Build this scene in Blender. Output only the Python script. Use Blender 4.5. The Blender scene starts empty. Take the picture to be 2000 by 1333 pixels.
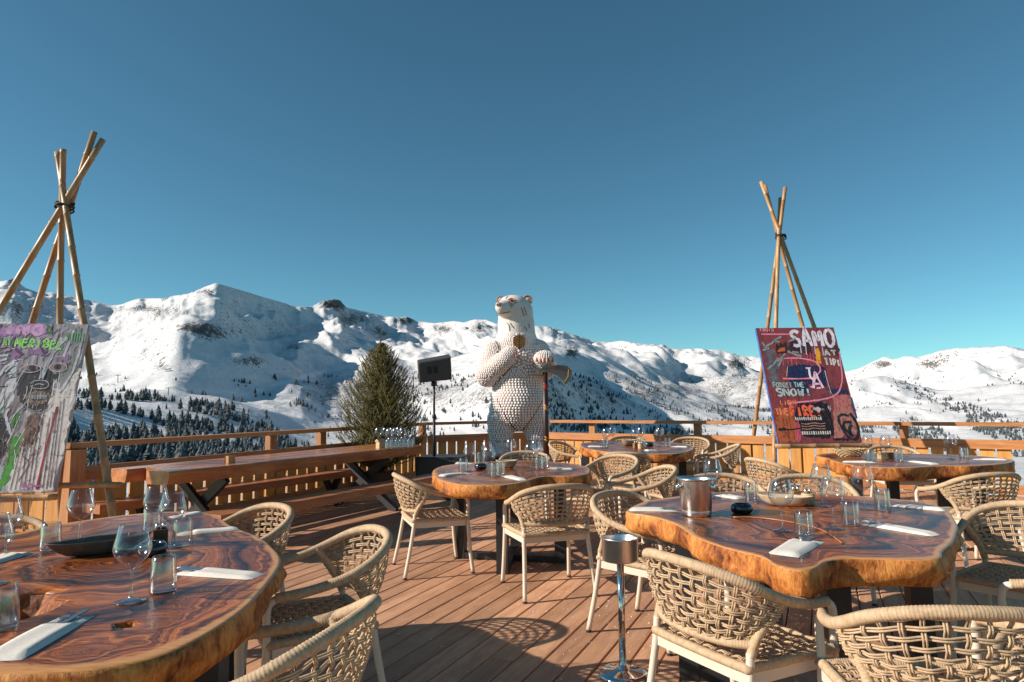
import bpy, bmesh, math, random
import numpy as np
from mathutils import Vector, Matrix, Quaternion
random.seed(7); rng = np.random.default_rng(7)
scene = bpy.context.scene
COL = scene.collection

# ------------------------------------------------------------------ camera
EYE = 1.40
F = 1300.0                      # focal length in pixels of a 2000 px wide frame
PITCH = math.atan(118.5 / F)
ROLL = 0.0113
_f = Vector((0, math.cos(PITCH), math.sin(PITCH)))
_u0 = Vector((0, -math.sin(PITCH), math.cos(PITCH)))
_r0 = Vector((1, 0, 0))
_r = _r0 * math.cos(ROLL) - _u0 * math.sin(ROLL)
_u = _u0 * math.cos(ROLL) + _r0 * math.sin(ROLL)
CAM = Vector((0, 0, EYE))
camd = bpy.data.cameras.new('camera'); cam = bpy.data.objects.new('camera', camd); COL.objects.link(cam)
camd.sensor_width = 36; camd.lens = 36 * F / 2000; camd.clip_start = 0.05; camd.clip_end = 20000
m = Matrix((( _r.x, _u.x, -_f.x, 0), (_r.y, _u.y, -_f.y, 0), (_r.z, _u.z, -_f.z, EYE), (0, 0, 0, 1)))
cam.matrix_world = m
scene.camera = cam

# ------------------------------------------------------------------ light
SUN_EL = math.radians(26); SUN_AZ = math.radians(12)      # light travels to +X and slightly away
L = Vector((math.cos(SUN_EL) * math.cos(SUN_AZ), math.cos(SUN_EL) * math.sin(SUN_AZ), -math.sin(SUN_EL)))
sd = bpy.data.lights.new('sun', 'SUN'); so = bpy.data.objects.new('sun', sd); COL.objects.link(so)
sd.energy = 4.6; sd.angle = math.radians(0.5); sd.color = (1.0, 0.885, 0.76)
so.rotation_euler = L.to_track_quat('-Z', 'Y').to_euler()
so.location = (-30, 0, 30)
w = bpy.data.worlds.new('World'); scene.world = w; w.use_nodes = True
nt = w.node_tree; nt.nodes.clear()
sky = nt.nodes.new('ShaderNodeTexSky'); sky.sky_type = 'NISHITA'; sky.sun_disc = False
sky.sun_elevation = SUN_EL; sky.sun_rotation = math.atan2(-L.x, -L.y)
sky.altitude = 1800; sky.air_density = 0.85; sky.dust_density = 0.7; sky.ozone_density = 2.0
bg = nt.nodes.new('ShaderNodeBackground'); bg.inputs[1].default_value = 0.088
wo = nt.nodes.new('ShaderNodeOutputWorld')
tint = nt.nodes.new('ShaderNodeMix'); tint.data_type = 'RGBA'; tint.blend_type = 'MULTIPLY'; tint.inputs[0].default_value = 1.0
tint.inputs[7].default_value = (.56, .94, .85, 1)
nt.links.new(sky.outputs[0], tint.inputs[6]); nt.links.new(tint.outputs[2], bg.inputs[0]); nt.links.new(bg.outputs[0], wo.inputs[0])
vs = scene.view_settings; vs.view_transform = 'Standard'; vs.look = 'None'; vs.exposure = 0.55; vs.gamma = 1.0
scene.cycles.max_bounces = 10; scene.cycles.transparent_max_bounces = 24
scene.cycles.glossy_bounces = 4; scene.cycles.transmission_bounces = 6
scene.cycles.caustics_reflective = False; scene.cycles.caustics_refractive = False
scene.cycles.sample_clamp_indirect = 6

# ------------------------------------------------------------------ measuring helpers
def ray(px, py):
    return _f + _r * ((px - 1000) / F) + _u * ((666.5 - py) / F)
def at(px, py, h=0.0):                       # where that line of sight meets the level z = h
    d = ray(px, py); t = (h - EYE) / d.z
    return CAM + d * t
def atY(px, py, Y):                          # ... meets the distance y = Y
    d = ray(px, py); return CAM + d * (Y / d.y)

# ------------------------------------------------------------------ object helpers
def mesh(name, verts, faces, smooth=False):
    me = bpy.data.meshes.new(name); me.from_pydata([tuple(v) for v in verts], [], faces); me.update()
    if smooth:
        me.polygons.foreach_set('use_smooth', [True] * len(me.polygons))
    return me
def link(name, me, mat=None, parent=None, loc=None, rotz=None):
    o = bpy.data.objects.new(name, me); COL.objects.link(o)
    if mat is not None and me is not None and not me.materials:
        me.materials.append(mat)
    if parent is not None: o.parent = parent
    if loc is not None: o.location = loc
    if rotz is not None: o.rotation_euler = (0, 0, rotz)
    return o
def tag(o, label, cat, group=None):
    o['label'] = label; o['category'] = cat
    if group: o['group'] = group
    return o
def thing(name, label, cat, loc=(0, 0, 0), rotz=0, group=None):
    o = bpy.data.objects.new(name, None); COL.objects.link(o); o.empty_display_size = 0.1
    o.location = loc; o.rotation_euler = (0, 0, rotz)
    return tag(o, label, cat, group)
def struct(o):
    o['kind'] = 'structure'; return o
def copy_tree(o, parent=None):
    c = o.copy(); COL.objects.link(c); c.parent = parent
    for ch in o.children: copy_tree(ch, c)
    return c

class MB:
    def __init__(s): s.v = []; s.f = []
    def add(s, v, f):
        n = len(s.v); s.v += [tuple(x) for x in v]; s.f += [tuple(i + n for i in q) for q in f]; return s
    def box(s, c, size, rot=None):
        hx, hy, hz = size[0] / 2, size[1] / 2, size[2] / 2
        vs_ = [Vector((sx * hx, sy * hy, sz * hz)) for sz in (-1, 1) for sy in (-1, 1) for sx in (-1, 1)]
        if rot is not None: vs_ = [rot @ v for v in vs_]
        c = Vector(c)
        return s.add([v + c for v in vs_], [(0, 2, 3, 1), (4, 5, 7, 6), (0, 1, 5, 4), (2, 6, 7, 3), (0, 4, 6, 2), (1, 3, 7, 5)])
    def bar(s, a, b, wdt, thk, up=Vector((0, 0, 1))):            # a rectangular bar from a to b
        a = Vector(a); b = Vector(b); d = (b - a); ln = d.length; d.normalize()
        side = d.cross(up)
        if side.length < 1e-4: side = d.cross(Vector((0, 1, 0)))
        side.normalize(); up2 = side.cross(d)
        rot = Matrix((side, d, up2)).transposed()
        return s.box((a + b) / 2, (wdt, ln, thk), rot)
    def tube(s, pts, rad, n=8, closed=False, caps=True):
        pts = [Vector(p) for p in pts]; k = len(pts)
        r = rad if callable(rad) else (lambda i: rad)
        tang = []
        for i in range(k):
            if closed: t = pts[(i + 1) % k] - pts[i - 1]
            else: t = pts[min(i + 1, k - 1)] - pts[max(i - 1, 0)]
            tang.append(t.normalized() if t.length > 1e-9 else Vector((0, 0, 1)))
        nrm = tang[0].orthogonal().normalized(); vs_ = []
        for i in range(k):
            if i:
                q = tang[i - 1].rotation_difference(tang[i]); nrm = (q @ nrm)
                nrm = (nrm - tang[i] * nrm.dot(tang[i])).normalized()
            bi = tang[i].cross(nrm); rr = r(i)
            for j in range(n):
                a = 2 * math.pi * j / n
                vs_.append(pts[i] + nrm * (rr * math.cos(a)) + bi * (rr * math.sin(a)))
        fs = []
        for i in range(k if closed else k - 1):
            i2 = (i + 1) % k
            for j in range(n):
                j2 = (j + 1) % n; fs.append((i * n + j, i * n + j2, i2 * n + j2, i2 * n + j))
        if caps and not closed:
            fs.append(tuple(range(n - 1, -1, -1))); fs.append(tuple((k - 1) * n + j for j in range(n)))
        return s.add(vs_, fs)
    def lathe(s, prof, n=24, sx=1.0, sy=1.0, origin=(0, 0, 0)):
        vs_ = []; ox, oy, oz = origin
        for (r, z) in prof:
            for j in range(n):
                a = 2 * math.pi * j / n; vs_.append((ox + r * math.cos(a) * sx, oy + r * math.sin(a) * sy, oz + z))
        fs = []
        for i in range(len(prof) - 1):
            for j in range(n):
                j2 = (j + 1) % n; fs.append((i * n + j, i * n + j2, (i + 1) * n + j2, (i + 1) * n + j))
        if prof[0][0] > 1e-6: fs.append(tuple(range(n - 1, -1, -1)))
        return s.add(vs_, fs)
    def sphere(s, c, rad, n=12, m_=8, scale=(1, 1, 1), rot=None):
        c = Vector(c); vs_ = []
        for i in range(1, m_):
            th = math.pi * i / m_
            for j in range(n):
                a = 2 * math.pi * j / n
                v = Vector((math.sin(th) * math.cos(a) * scale[0], math.sin(th) * math.sin(a) * scale[1], math.cos(th) * scale[2])) * rad
                vs_.append(c + (rot @ v if rot else v))
        top = Vector((0, 0, rad * scale[2])); top = rot @ top if rot else top
        vs_ += [c + top, c - top]; T_ = (m_ - 1) * n; fs = []
        for j in range(n):
            j2 = (j + 1) % n; fs.append((T_, j, j2)); fs.append((T_ + 1, (m_ - 2) * n + j2, (m_ - 2) * n + j))
            for i in range(m_ - 2): fs.append((i * n + j, (i + 1) * n + j, (i + 1) * n + j2, i * n + j2))
        return s.add(vs_, fs)
    def build(s, name, mat, parent=None, smooth=False, loc=None, rotz=None):
        return link(name, mesh(name, s.v, s.f, smooth), mat, parent, loc, rotz)
def crom(pts, per=6, closed=False):
    pts = [Vector(p) for p in pts]; k = len(pts); out = []
    for i in range(k if closed else k - 1):
        p0 = pts[(i - 1) % k] if closed or i else pts[0] * 2 - pts[1]
        p1 = pts[i]; p2 = pts[(i + 1) % k]
        p3 = pts[(i + 2) % k] if closed or i + 2 < k else pts[-1] * 2 - pts[-2]
        for j in range(per):
            t = j / per
            out.append(0.5 * ((2 * p1) + (p2 - p0) * t + (2 * p0 - 5 * p1 + 4 * p2 - p3) * t * t + (3 * p1 - p0 - 3 * p2 + p3) * t ** 3))
    if not closed: out.append(pts[-1])
    return out
def resample(pts, n=None, step=None):
    pts = [Vector(p) for p in pts]; L_ = [0]
    for i in range(1, len(pts)): L_.append(L_[-1] + (pts[i] - pts[i - 1]).length)
    n = n or max(2, int(L_[-1] / step) + 1); out = []; k = 0
    for i in range(n):
        t = L_[-1] * i / (n - 1)
        while k < len(pts) - 2 and L_[k + 1] < t: k += 1
        seg = L_[k + 1] - L_[k]; out.append(pts[k].lerp(pts[k + 1], (t - L_[k]) / seg if seg > 1e-9 else 0))
    return out

# ------------------------------------------------------------------ materials
def newmat(name):
    mt = bpy.data.materials.new(name); mt.use_nodes = True; n = mt.node_tree.nodes; n.clear()
    out = n.new('ShaderNodeOutputMaterial'); b = n.new('ShaderNodeBsdfPrincipled')
    mt.node_tree.links.new(b.outputs[0], out.inputs[0]); return mt, mt.node_tree, b, out
class N:
    def __init__(s, t): s.t = t
    def n(s, k, **kw):
        x = s.t.nodes.new('ShaderNode' + k)
        for a, v in kw.items(): setattr(x, a, v)
        return x
    def l(s, a, b): s.t.links.new(a, b)
    def coord(s, scale=(1, 1, 1), kind='Object', rot=(0, 0, 0)):
        c = s.n('TexCoord'); mp = s.n('Mapping'); mp.inputs['Scale'].default_value = scale; mp.inputs['Rotation'].default_value = rot
        s.l(c.outputs[kind], mp.inputs[0]); return mp.outputs[0]
    def noise(s, vec, scale=5, detail=4, rough=.55, dist=0.0):
        x = s.n('TexNoise'); x.inputs['Scale'].default_value = scale; x.inputs['Detail'].default_value = detail
        x.inputs['Roughness'].default_value = rough; x.inputs['Distortion'].default_value = dist
        if vec is not None: s.l(vec, x.inputs['Vector'])
        return x.outputs['Fac']
    def ramp(s, fac, stops, interp='LINEAR'):
        x = s.n('ValToRGB'); cr = x.color_ramp; cr.interpolation = interp
        while len(cr.elements) < len(stops): cr.elements.new(0.5)
        for e, (p, c) in zip(cr.elements, stops):
            e.position = p; e.color = (c, c, c, 1) if isinstance(c, (int, float)) else (*c, 1)
        s.l(fac, x.inputs[0]); return x.outputs[0]
    def math(s, op, a, b=None, clamp=False):
        x = s.n('Math', operation=op, use_clamp=clamp)
        for i, v in enumerate((a, b)):
            if v is None: continue
            if isinstance(v, (int, float)): x.inputs[i].default_value = v
            else: s.l(v, x.inputs[i])
        return x.outputs[0]
    def mix(s, fac, a, b, mode='MIX'):
        x = s.n('Mix', data_type='RGBA', blend_type=mode)
        for i, v in ((0, fac), (6, a), (7, b)):
            if isinstance(v, (int, float)): x.inputs[i].default_value = v
            elif isinstance(v, tuple): x.inputs[i].default_value = (*v, 1)
            else: s.l(v, x.inputs[i])
        return x.outputs[2]
    def bump(s, h, strength, dist, bsdf):
        x = s.n('Bump'); x.inputs['Strength'].default_value = strength; x.inputs['Distance'].default_value = dist
        s.l(h, x.inputs['Height']); s.l(x.outputs[0], bsdf.inputs['Normal'])
def plain(name, col, rough=.5, metal=0.0, var=.25, vscale=20, bump=0.0, coat=0.0):
    mt, t, b, o = newmat(name); g = N(t); v = g.coord()
    nz = g.noise(v, vscale, 5)
    lo = tuple(c * (1 - var) for c in col); hi = tuple(min(1, c * (1 + var)) for c in col)
    g.l(g.ramp(nz, [(.3, lo), (.7, hi)]), b.inputs['Base Color'])
    b.inputs['Roughness'].default_value = rough; b.inputs['Metallic'].default_value = metal
    b.inputs['Coat Weight'].default_value = coat
    if bump: g.bump(g.noise(v, vscale * 4, 3), bump, .003, b)
    return mt
def wood(name, dark, mid, light, scale=(1, 14, 14), rough=.55, rand=.35, freq=2.2, dirt=0.0, knots=False):
    mt, t, b, o = newmat(name); g = N(t)
    oi = g.n('ObjectInfo'); c = g.n('TexCoord'); ad = g.n('VectorMath', operation='ADD')
    sc = g.n('VectorMath', operation='SCALE'); sc.inputs['Scale'].default_value = 37.0
    cb = g.n('CombineXYZ'); 
    for i in range(3): g.l(oi.outputs['Random'], cb.inputs[i])
    g.l(cb.outputs[0], sc.inputs[0]); g.l(c.outputs['Object'], ad.inputs[0]); g.l(sc.outputs[0], ad.inputs[1])
    mp = g.n('Mapping'); mp.inputs['Scale'].default_value = scale; g.l(ad.outputs[0], mp.inputs[0])
    nz = g.noise(mp.outputs[0], freq, 7, .62, .6)
    fine = g.noise(mp.outputs[0], freq * 7, 4, .6)
    f = g.math('ADD', g.math('MULTIPLY', nz, .75), g.math('MULTIPLY', fine, .25))
    colr = g.ramp(f, [(.3, dark), (.5, mid), (.68, light)])
    hv = g.n('HueSaturation'); g.l(colr, hv.inputs['Color'])
    g.l(g.math('ADD', g.math('MULTIPLY', oi.outputs['Random'], rand), 1 - rand / 2), hv.inputs['Value'])
    col_ = hv.outputs[0]
    if knots:
        vo = g.n('TexVoronoi'); vo.inputs['Scale'].default_value = 3.2; mp2 = g.n('Mapping'); g.l(ad.outputs[0], mp2.inputs[0]); g.l(mp2.outputs[0], vo.inputs['Vector'])
        k = g.ramp(vo.outputs['Distance'], [(.03, 1.0), (.07, 0.0)])
        col_ = g.mix(g.math('MULTIPLY', k, .75), col_, (.12, .045, .015))
    if dirt:
        d = g.noise(g.coord(kind='Object'), 3.0, 6, .65)
        col_ = g.mix(g.math('MULTIPLY', g.ramp(d, [(.45, 0.0), (.75, 1.0)]), dirt), col_, tuple(x * .35 for x in mid))
    g.l(col_, b.inputs['Base Color']); b.inputs['Roughness'].default_value = rough
    g.bump(f, .35, .004, b); return mt

MAT = {}
MAT['deck'] = wood('deck_wood', (.37, .185, .100), (.58, .305, .170), (.70, .41, .245), (1, 10, 10), .62, .45, 1.6, .42)
MAT['rail'] = wood('fence_rail_wood', (.30, .115, .040), (.44, .185, .066), (.56, .27, .10), (1, 10, 10), .55, .3)
MAT['picket'] = wood('fence_picket_wood', (.44, .19, .045), (.62, .30, .075), (.70, .39, .12), (10, 10, .9), .55, .3, knots=True)
MAT['post'] = wood('fence_post_wood', (.25, .10, .035), (.38, .165, .06), (.5, .24, .09), (10, 10, .9), .55, .25)
MAT['bench'] = wood('bench_wood', (.16, .05, .022), (.28, .10, .045), (.42, .17, .075), (9, 1.0, 9), .34, .2)
MAT['block'] = wood('wood_block', (.25, .11, .04), (.38, .18, .07), (.52, .28, .12), (8, 8, 1), .5, .5, 8)
MAT['paleblock'] = wood('pale_wood', (.42, .27, .13), (.56, .38, .2), (.68, .5, .3), (8, 8, 1), .5, .3, 8)
MAT['darkblock'] = wood('dark_wood', (.05, .02, .012), (.10, .04, .02), (.17, .07, .035), (8, 8, 1), .4, .3, 8)
MAT['bowl_grey'] = wood('weathered_bowl_wood', (.06, .046, .037), (.13, .098, .076), (.23, .175, .135), (3, 12, 12), .5, .1, 4)
MAT['bowl_pale'] = wood('pale_bowl_wood', (.3, .22, .14), (.46, .36, .24), (.62, .5, .36), (3, 12, 12), .6, .1, 4)
MAT['bamboo'] = wood('bamboo', (.24, .12, .05), (.38, .21, .095), (.50, .31, .15), (9, 9, .5), .42, .35)
MAT['rope'] = plain('woven_rope', (.49, .345, .215), .8, var=.22, vscale=55, bump=.3)
MAT['cream'] = plain('cream_metal', (.66, .57, .47), .42, var=.05, vscale=6)
MAT['rubber'] = plain('black_rubber', (.02, .02, .02), .6)
MAT['black'] = plain('black_steel', (.022, .022, .024), .5, var=.35, vscale=9)
MAT['blackplastic'] = plain('black_plastic', (.05, .044, .047), .5, var=.2, vscale=60, bump=.2)
MAT['recess_dark'] = plain('recess_shade', (.012, .012, .013), .7)
MAT['ceramic'] = plain('black_ceramic', (.012, .016, .022), .12, coat=.6)
MAT['steel'] = plain('brushed_steel', (.72, .69, .66), .30, metal=1.0, var=.08, vscale=14)
MAT['chrome'] = plain('chrome', (.7, .7, .7), .07, metal=1.0, var=.03)
MAT['linen'] = plain('white_linen', (.74, .69, .62), .85, var=.07, vscale=120, bump=.4)
MAT['cutlery'] = plain('cutlery_steel', (.5, .5, .52), .18, metal=1.0, var=.05)
MAT['wicker'] = plain('pale_wicker', (.5, .36, .2), .7, var=.3, vscale=40)
MAT['cord'] = plain('dark_cord', (.03, .022, .018), .8)
MAT['needle'] = plain('spruce_needles', (.16, .15, .034), .6, var=.5, vscale=2.3)
MAT['twig'] = plain('spruce_twigs', (.16, .10, .04), .8, var=.4, vscale=4)
MAT['bark'] = plain('bark', (.10, .065, .04), .9, var=.4, vscale=20)
MAT['conifer'] = plain('far_conifer', (.075, .092, .100), .9, var=.45, vscale=.4)  # pale bluish tone puts snow on the boughs and distant haze into the colour
MAT['conifer_bark'] = plain('far_bark', (.05, .038, .03), .9)
MAT['tinkered'] = plain('red_lacquer', (.4, .03, .02), .4)

def glass_mat():                       # thin walled glass
    mt = bpy.data.materials.new('thin_glass'); mt.use_nodes = True; t = mt.node_tree; t.nodes.clear(); g = N(t)
    o = g.n('OutputMaterial'); tr = g.n('BsdfTransparent'); gl = g.n('BsdfGlossy'); gl.inputs['Roughness'].default_value = .085
    tr.inputs[0].default_value = (.94, .945, .95, 1)
    lw = g.n('LayerWeight'); lw.inputs['Blend'].default_value = .5
    f = g.math('ADD', g.math('MULTIPLY', g.math('POWER', lw.outputs['Facing'], 2.0), 1.0), .09); mx = g.n('MixShader')
    g.l(f, mx.inputs[0]); g.l(tr.outputs[0], mx.inputs[1]); g.l(gl.outputs[0], mx.inputs[2]); g.l(mx.outputs[0], o.inputs[0]); return mt
MAT['glass'] = glass_mat()

def slab_top_mat():
    mt, t, b, o = newmat('rosewood_top'); g = N(t)
    at_ = g.n('Attribute'); at_.attribute_name = 'rd'; rd = at_.outputs['Fac']
    oi = g.n('ObjectInfo'); c = g.n('TexCoord')
    off = g.n('VectorMath', operation='ADD'); cb = g.n('CombineXYZ'); r50 = g.math('MULTIPLY', oi.outputs['Random'], 50)
    g.l(r50, cb.inputs[0]); g.l(r50, cb.inputs[1]); g.l(c.outputs['Object'], off.inputs[0]); g.l(cb.outputs[0], off.inputs[1]); v = off.outputs[0]
    big = g.noise(v, 1.5, 3, .5, .8)
    mid = g.noise(v, 4.5, 3, .5, .5)
    ring = g.math('ADD', g.math('ADD', g.math('MULTIPLY', rd, .8), g.math('MULTIPLY', big, .80)), g.math('MULTIPLY', mid, .06))
    n1 = g.n('TexNoise'); n1.noise_dimensions = '1D'; n1.inputs['Scale'].default_value = 5.5; n1.inputs['Detail'].default_value = 9; n1.inputs['Roughness'].default_value = .74
    g.l(ring, n1.inputs['W'])
    n2 = g.n('TexNoise'); n2.noise_dimensions = '1D'; n2.inputs['Scale'].default_value = 110; n2.inputs['Detail'].default_value = 3
    g.l(ring, n2.inputs['W'])
    gr = g.n('Mapping'); gr.inputs['Scale'].default_value = (3, 26, 1); gr.inputs['Rotation'].default_value = (0, 0, .7); g.l(v, gr.inputs[0])
    grain = g.noise(gr.outputs[0], 6, 5, .6, .4)
    f = g.math('ADD', g.math('ADD', g.math('MULTIPLY', n1.outputs['Fac'], .66), g.math('MULTIPLY', n2.outputs['Fac'], .13)), g.math('MULTIPLY', grain, .21))
    col_ = g.ramp(f, [(.38, (.010, .005, .006)), (.435, (.040, .012, .009)), (.485, (.17, .046, .013)), (.545, (.42, .122, .027)), (.64, (.68, .255, .06))])
    rim = g.math('ADD', rd, g.math('MULTIPLY', g.math('SUBTRACT', mid, .5), .10))
    sap = g.ramp(rim, [(.957, 0.0), (.974, 1.0)])
    sapc = g.ramp(grain, [(.3, (.46, .19, .06)), (.7, (.66, .34, .125))])
    g.l(g.mix(sap, col_, sapc), b.inputs['Base Color'])
    b.inputs['Roughness'].default_value = .31; b.inputs['Specular IOR Level'].default_value = .26; b.inputs['Coat Weight'].default_value = .05; b.inputs['Coat Roughness'].default_value = .12
    g.bump(g.math('ADD', grain, g.math('MULTIPLY', f, .5)), .12, .002, b); return mt
def slab_edge_mat():
    mt, t, b, o = newmat('live_edge'); g = N(t); v = g.coord()
    a = g.noise(v, 4, 5, .6, 1.2); f = g.noise(g.coord((16, 16, 5)), 3, 6, .7, .6)
    k = g.math('ADD', g.math('MULTIPLY', a, .55), g.math('MULTIPLY', f, .45))
    g.l(g.ramp(k, [(.38, (.075, .022, .008)), (.46, (.32, .095, .022)), (.55, (.58, .22, .048)), (.67, (.74, .38, .11))]), b.inputs['Base Color'])
    b.inputs['Roughness'].default_value = .6; b.inputs['Specular IOR Level'].default_value = .3
    g.bump(f, .7, .012, b); return mt
MAT['slab_top'] = slab_top_mat(); MAT['slab_edge'] = slab_edge_mat()

# ================================================================== mountains
_tab = rng.random((256, 256))
def vnoise(x, y, s=0):
    x = np.asarray(x, float) + s * 17.3; y = np.asarray(y, float) + s * 31.7
    xi = np.floor(x).astype(int); yi = np.floor(y).astype(int); fx = x - xi; fy = y - yi
    fx = fx * fx * fx * (fx * (fx * 6 - 15) + 10); fy = fy * fy * fy * (fy * (fy * 6 - 15) + 10)
    g = lambda a, b: _tab[a % 256, b % 256]
    return (g(xi, yi) * (1 - fx) + g(xi + 1, yi) * fx) * (1 - fy) + (g(xi, yi + 1) * (1 - fx) + g(xi + 1, yi + 1) * fx) * fy
def fbm(x, y, o=5, s=0, gain=.5):
    a = 1; t = 0; n = 0
    for i in range(o):
        t = t + a * vnoise(x * 2 ** i, y * 2 ** i, s + i); n += a; a *= gain
    return t / n
def ridged(x, y, o=4, s=0):
    a = 1; t = 0; n = 0
    for i in range(o):
        t = t + a * (1 - np.abs(2 * vnoise(x * 2 ** i, y * 2 ** i, s + i) - 1)); n += a; a *= .5
    return t / n
def hy(px): return 785 - (px - 1000) * math.tan(ROLL)
SKY = [(-300, 560), (-60, 552), (0, 546), (12, 543), (35, 561), (60, 570), (91, 570), (157, 584), (210, 596), (227, 594), (259, 582), (301, 582), (332, 579), (360, 575),
       (378, 565), (400, 556), (413, 551), (437, 558), (465, 566), (507, 579), (574, 598), (606, 599), (619, 590), (633, 586), (647, 583), (661, 586), (673, 600), (700, 606), (750, 617), (780, 620),
       (793, 618), (810, 627), (850, 631), (887, 627), (905, 630), (925, 624), (950, 624), (970, 632), (1010, 640), (1049, 638), (1075, 639), (1112, 651), (1146, 661),
       (1169, 669), (1198, 671), (1234, 672), (1286, 676), (1333, 685), (1377, 682), (1403, 684), (1442, 694), (1489, 698), (1560, 712), (1620, 724), (1658, 727),
       (1690, 718), (1715, 709), (1730, 705), (1748, 709), (1775, 704), (1820, 692), (1874, 687), (1910, 683), (2000, 684), (2300, 672)]
DSK = [(-300, 4200), (0, 4200), (120, 4500), (210, 4600), (240, 4200), (330, 3100), (413, 2750), (450, 2950), (574, 3800), (606, 4050), (647, 4100), (700, 4700), (800, 5400), (850, 5300),
       (900, 4200), (970, 3800), (1049, 3100), (1110, 3600), (1170, 4300), (1240, 3900), (1290, 3700), (1340, 4300), (1400, 3800), (1490, 4800), (1640, 5200), (1720, 4600), (1760, 4700), (1880, 4000), (2300, 3500)]
Y3 = [(-300, 800), (0, 800), (420, 800), (520, 812), (620, 838), (760, 845), (1000, 838), (1150, 850), (1300, 838), (1480, 846), (1650, 848), (1800, 850), (2000, 842), (2300, 840)]
D3 = [(-300, 480), (100, 620), (400, 880), (560, 1080), (700, 1150), (850, 1050), (1060, 750), (1300, 1250), (1700, 1200), (2000, 1000), (2300, 950)]
Y4 = [(-300, 742), (0, 745), (150, 752), (300, 748), (420, 738), (560, 735), (700, 738), (850, 742), (1000, 745), (1100, 752), (1200, 762), (1330, 775), (1480, 783), (1650, 790), (1800, 790), (2000, 778), (2300, 770)]
D4 = [(-300, 1700), (0, 1600), (200, 1350), (330, 1200), (480, 1600), (640, 2200), (800, 2350), (950, 1500), (1060, 1250), (1200, 1850), (1350, 2300), (1500, 2000), (1700, 1900), (1850, 1800), (2300, 1500)]
def cv(tab, x): a = np.array(tab, float); return np.interp(x, a[:, 0], a[:, 1])
PX = np.linspace(-300, 2300, 860)
seg_rows = [16, 18, 44, 70, 90, 80, 24]
ts = np.concatenate([[k + j / n for j in range(n)] for k, n in enumerate(seg_rows)] + [[7.0]])
ysk = cv(SKY, PX); dsk = cv(DSK, PX); ker = np.exp(-np.linspace(-2, 2, 31) ** 2); ker /= ker.sum()
ker2 = np.exp(-np.linspace(-2, 2, 51) ** 2); ker2 /= ker2.sum(); dsk = np.convolve(np.pad(dsk, 25, mode='edge'), ker2, mode='valid')
y3, d3, y4, d4 = [np.convolve(np.pad(cv(q_, PX), 15, mode='edge'), ker, mode='valid') for q_ in (Y3, D3, Y4, D4)]
hyv = 785 - (PX - 1000) * math.tan(ROLL)
one = np.ones_like(PX)
KD = np.stack([18 * one, 110 * one, 330 * one, d3, d4, d4 + .58 * (dsk - d4), dsk, dsk * 1.3])
KY = np.stack([hyv + 9.0 / 18 * F, hyv + 36 / 110 * F, 975 * one, y3, y4, y4 + .60 * (ysk - y4), ysk, ysk + 70])
KZ = EYE + (hyv - KY) / F * KD
k0 = np.minimum(ts.astype(int), 6); fr = ts - k0
D = np.exp(np.log(KD[k0]) * (1 - fr)[:, None] + np.log(KD[k0 + 1]) * fr[:, None])
# smooth (monotone cubic like) heights along each column
def hermite(K, Dk):
    out = np.zeros_like(D)
    sl = (K[1:] - K[:-1]) / (Dk[1:] - Dk[:-1])
    mt_ = np.concatenate([sl[:1], (sl[1:] + sl[:-1]) / 2, sl[-1:]])
    mt_[6] = sl[5] * .8
    for r_ in range(len(ts)):
        k = k0[r_]; h = Dk[k + 1] - Dk[k]; t = (D[r_] - Dk[k]) / h
        m1 = sl[6] if k == 6 else mt_[k]
        out[r_] = (2 * t ** 3 - 3 * t ** 2 + 1) * K[k] + (t ** 3 - 2 * t * t + t) * h * m1 + (-2 * t ** 3 + 3 * t * t) * K[k + 1] + (t ** 3 - t * t) * h * mt_[k + 1]
    return out
Z = hermite(KZ, KD)
YI0 = hyv[None, :] - (Z - EYE) / D * F
# world position of each node: along the azimuth of its column
AZX = (PX - 1000) / F
X_ = AZX[None, :] * D * math.cos(PITCH); Y_ = D.copy()
# relief
fade = np.clip((ts - 2.0) / 1.2, 0, 1)[:, None]; top = np.clip((6.05 - ts) / .55, 0, 1)[:, None] ** .7
U = X_ * .9 + Y_ * .35; V = -X_ * .35 + Y_ * .9
rel = (ridged(U / 560, V / 1300, 3, 3) - .62) * 200
rel += (fbm(X_ / 240, Y_ / 300, 4, 9) - .5) * 100
rel += (ridged(U / 190, V / 420, 3, 21) - .6) * 44
rel += (fbm(X_ / 60, Y_ / 60, 3, 30) - .5) * 19
rel += (ridged(U / 95, V / 170, 3, 41) - .6) * 16
hscale = np.clip((D - 500) / 2400, .06, 1.0)
Z = Z + rel * fade * (0.22 + .78 * top) * hscale
# long spurs running down the slope: gentle sunny left side, steep shaded right side; (px, y) pairs of the crest, height, left, right width
def spur(pts, h, wl, wr):
    global Z
    pa = np.array(pts, float); pa = pa[pa[:, 1].argsort()]
    YI = YI0
    cx = np.interp(YI, pa[:, 1], pa[:, 0])
    s_ = (PX[None, :] - cx) / F * D
    en = np.clip((YI - pa[0, 1]) / 20, 0, 1) * np.clip((pa[-1, 1] - YI) / 35, 0, 1); en = en * en * (3 - 2 * en)
    wob = 1 + .8 * (fbm(X_ / 160, Y_ / 160, 3, 55) - .5)
    Z = Z + h * en * np.where(s_ < 0, np.exp(-(s_ / wl) ** 2), np.exp(-(np.abs(s_) / (wr * wob)) ** 1.6))
spur([(385, 585), (372, 640), (350, 690), (330, 730)], 70, 260, 110)
spur([(470, 600), (500, 625), (470, 660)], 60, 150, 110)
spur([(560, 640), (600, 680), (560, 720), (540, 760)], 60, 240, 130)
spur([(690, 630), (740, 670), (760, 720)], 70, 220, 120)
spur([(1052, 645), (1140, 690), (1230, 705)], 60, 300, 130)
spur([(1020, 690), (1080, 730), (1180, 775), (1300, 835)], 45, 420, 150)
spur([(1200, 675), (1300, 720), (1370, 760)], 75, 300, 130)
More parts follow.
